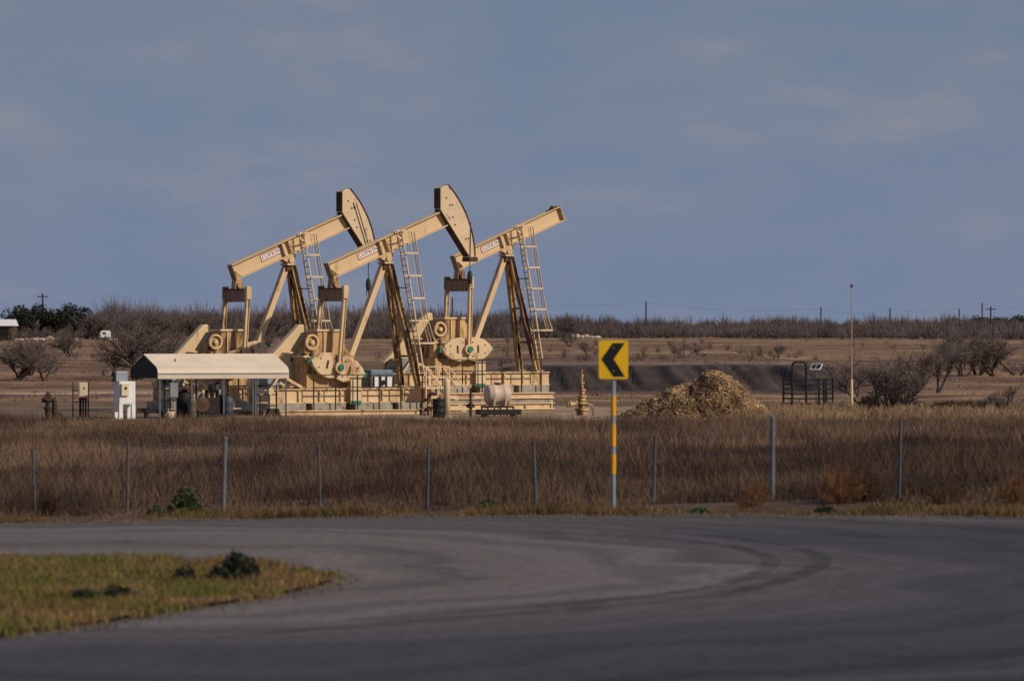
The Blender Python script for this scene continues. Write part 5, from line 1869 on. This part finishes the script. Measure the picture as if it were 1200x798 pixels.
def rocks(px, Z, w, h, n, seed, label):
    rg = random.Random(seed)
    x, y, z = at(px, Z)
    t = thing('rock_pile', label, 'rocks', (x, y, z), 0, 'pale rock piles far off')
    import bmesh
    for k in range(n):
        bm = bmesh.new()
        bmesh.ops.create_icosphere(bm, subdivisions=2, radius=1.0)
        sx = rg.uniform(0.5, 1.0) * w / n * 0.9
        hh = h * rg.uniform(0.6, 1.1)
        ox = (k + 0.5) / n * w - w / 2
        for v in bm.verts:
            nn = 0.75 + 0.5 * float(vnoise(np.array([v.co.x * 1.7 + k * 9]), np.array([v.co.y * 1.7 + v.co.z * 1.3 + seed]))[0])
            v.co = Vector((v.co.x * sx * nn + ox, v.co.y * 0.9 * nn, v.co.z * hh * 0.6 * nn + hh * 0.25))
        me = bpy.data.meshes.new('rock')
        bm.to_mesh(me)
        bm.free()
        me.materials.append(M['rock'])
        o = bpy.data.objects.new('rock', me)
        C.objects.link(o)
        o.parent = t
for (px, Z, w, h, n, lab) in [(28, 862, 3.0, 0.65, 4, 'pale rock pile at far left below the white roof'), (50, 860, 3.2, 0.8, 3, 'longest pale rock pile under the evergreen trees'), (83, 860, 2.2, 0.55, 3, 'small pale rock pile right of the longest one'),
                              (138, 858, 3.0, 0.5, 4, 'low pale rock pile below the white trailer'), (676, 868, 2.2, 0.75, 3, 'pale rock pile in the brush left of the yellow sign'), (694, 868, 2.4, 0.7, 3, 'pale rock pile closest to the yellow sign')]:
    rocks(px, Z, w, h, n, int(px), lab)

# white-roofed shed and white trailer at far left
def shed():
    Z = 868.0
    x, y, z = at(2, Z)
    t = thing('shed', 'distant shed with pale metal roof at the left picture edge', 'shed', (x, y, z), R(-6))
    MB().box(-5.0, 2.0, -2.0, 2.0, 0, 2.2).build('wall', 'rust', t)
    MB().prism([(-2.3, 2.2), (2.3, 2.2), (0, 3.2)], -5.2, 2.2, lambda a, b, c: (b, a, c)).build('roof', 'white', t)
    MB().box(0.2, 1.4, -2.03, -2.002, 0, 1.9).build('door', 'black', t)
    MB().box(-2.5, -1.2, -2.03, -2.002, 0.8, 1.7).build('window', 'glass', t)
shed()
def trailer():
    Z = 855.0
    x, y, z = at(123.5, Z)
    t = thing('trailer', 'small white box trailer among the bare trees at far left', 'trailer', (x, y, z), R(10))
    MB().prism([(-0.8, 0.45), (0.75, 0.45), (0.75, 1.35), (0.45, 1.5), (-0.55, 1.5), (-0.8, 1.2)], -0.7, 0.7).build('body', 'white', t)
    for s in (-0.76, 0.76):
        MB().tube((-0.1, s - 0.05, 0.3), (-0.1, s + 0.05, 0.3), 0.3, 0.3, 14).build('wheel', 'black', t)
    MB().bar((0.75, 0, 0.45), (1.5, 0, 0.40), 0.08, 0.08).build('tow_bar', 'grey', t)
    MB().box(-0.5, 0.0, -0.715, -0.702, 0.9, 1.25).build('window', 'glass', t)
trailer()

# ------------------------------------------------------------------ utility poles and wires
def pole(px, Z, ytop, label, arm=True, r_=0.14):
    x, y, z = at(px, Z)
    h = zy(ytop, Z) - z
    t = thing('utility_pole', label, 'utility pole', (x, y, z), R(rng.uniform(-20, 20)), 'distant utility poles')
    MB().tube((0, 0, -0.3), (0, 0, h), r_ * 1.2, r_, 8).build('pole', 'wood', t)
    if arm:
        a = MB().box(-0.9, 0.9, -0.08, 0.08, h - 0.62, h - 0.44).build('crossarm', 'wood', t)
        for u in (-0.8, 0.0, 0.8):
            MB().lathe([(0.04, 0), (0.08, 0.06), (0.05, 0.16)], (u, 0, h - 0.44), n=8).build('insulator', 'grey', a)
    return Vector((x, y, z + h - 0.3))
P = []
for (px, Z, yt, lab, arm) in [(50, 960, 344, 'utility pole with crossarm above the evergreen trees at far left', True), (757, 1150, 353, 'dark utility pole on the skyline right of the yellow sign', False),
                              (962, 1150, 360, 'dark utility pole on the skyline left of the tall mast', False), (1043, 1200, 361, 'utility pole on the skyline right of the tall mast', False),
                              (1151, 1200, 355, 'thin utility pole, tallest on the right skyline', False), (1161, 1000, 359, 'dark crossarm utility pole at the right skyline', True),
                              (1124, 1300, 362, 'faint thin utility pole between the right skyline poles', False), (530, 1100, 349, 'utility pole seen between the pitman arms of the right pump jack', False)]:
    P.append(pole(px, Z, yt, lab, arm))
def wire(a, b, label, sag=0.9):
    m_ = MB()
    pts = []
    for k in range(13):
        f = k / 12
        p = a.lerp(b, f)
        p.z -= sag * 4 * f * (1 - f)
        pts.append(p)
    m_.path(pts, 0.013, 4)
    tag(m_.build('power_line', 'cable'), label, 'power line', 'distant power lines')
wire(P[7], P[1], 'thin power line from the pump jack pole to the pole by the sign')
wire(P[1], P[2], 'thin power line on the skyline between the sign and the mast')
wire(P[2], P[3], 'thin power line on the skyline crossing behind the tall mast')
wire(P[3], P[4], 'thin power line on the skyline right of the mast')
wire(P[4], P[4] + Vector((30, 10, 0)), 'thin power line leaving the picture on the right skyline')

# ------------------------------------------------------------------ loose gravel along the asphalt edges
def gravel():
    P_ = []
    for line, n, inward in ((outer, 5200, 1), (inner, 3600, -1)):
        L = np.array(line)
        L = L[(L[:, 1] > 45) & (np.abs(L[:, 0]) < 16)]
        k = nr.integers(0, len(L) - 1, n)
        f = nr.uniform(0, 1, n)[:, None]
        p = L[k] * (1 - f) + L[k + 1] * f
        p[:, 1] += nr.normal(0, 0.55, n)
        p[:, 0] += nr.normal(0, 0.12, n)
        P_.append(p)
    p = np.concatenate(P_)
    n = len(p)
    r = nr.uniform(0.008, 0.028, n)
    z = np.maximum(H(p[:, 0], p[:, 1]), 0.006) + r * 0.3
    c = np.stack([p[:, 0], p[:, 1], z], -1)
    d = np.array([[1, 0, -0.4], [-0.5, 0.87, -0.4], [-0.5, -0.87, -0.4], [0, 0, 0.8]])
    V = c[:, None] + d[None] * r[:, None, None] * nr.uniform(0.6, 1.4, (n, 4, 1))
    T = np.array([[0, 1, 3], [1, 2, 3], [2, 0, 3], [0, 2, 1]])[None] + (np.arange(n) * 4)[:, None, None]
    o = fast_mesh('road_gravel', V, T, 'gravel')
    tag(o, 'loose gravel and grit scattered along the road edges', 'gravel', kind='stuff')
gravel()
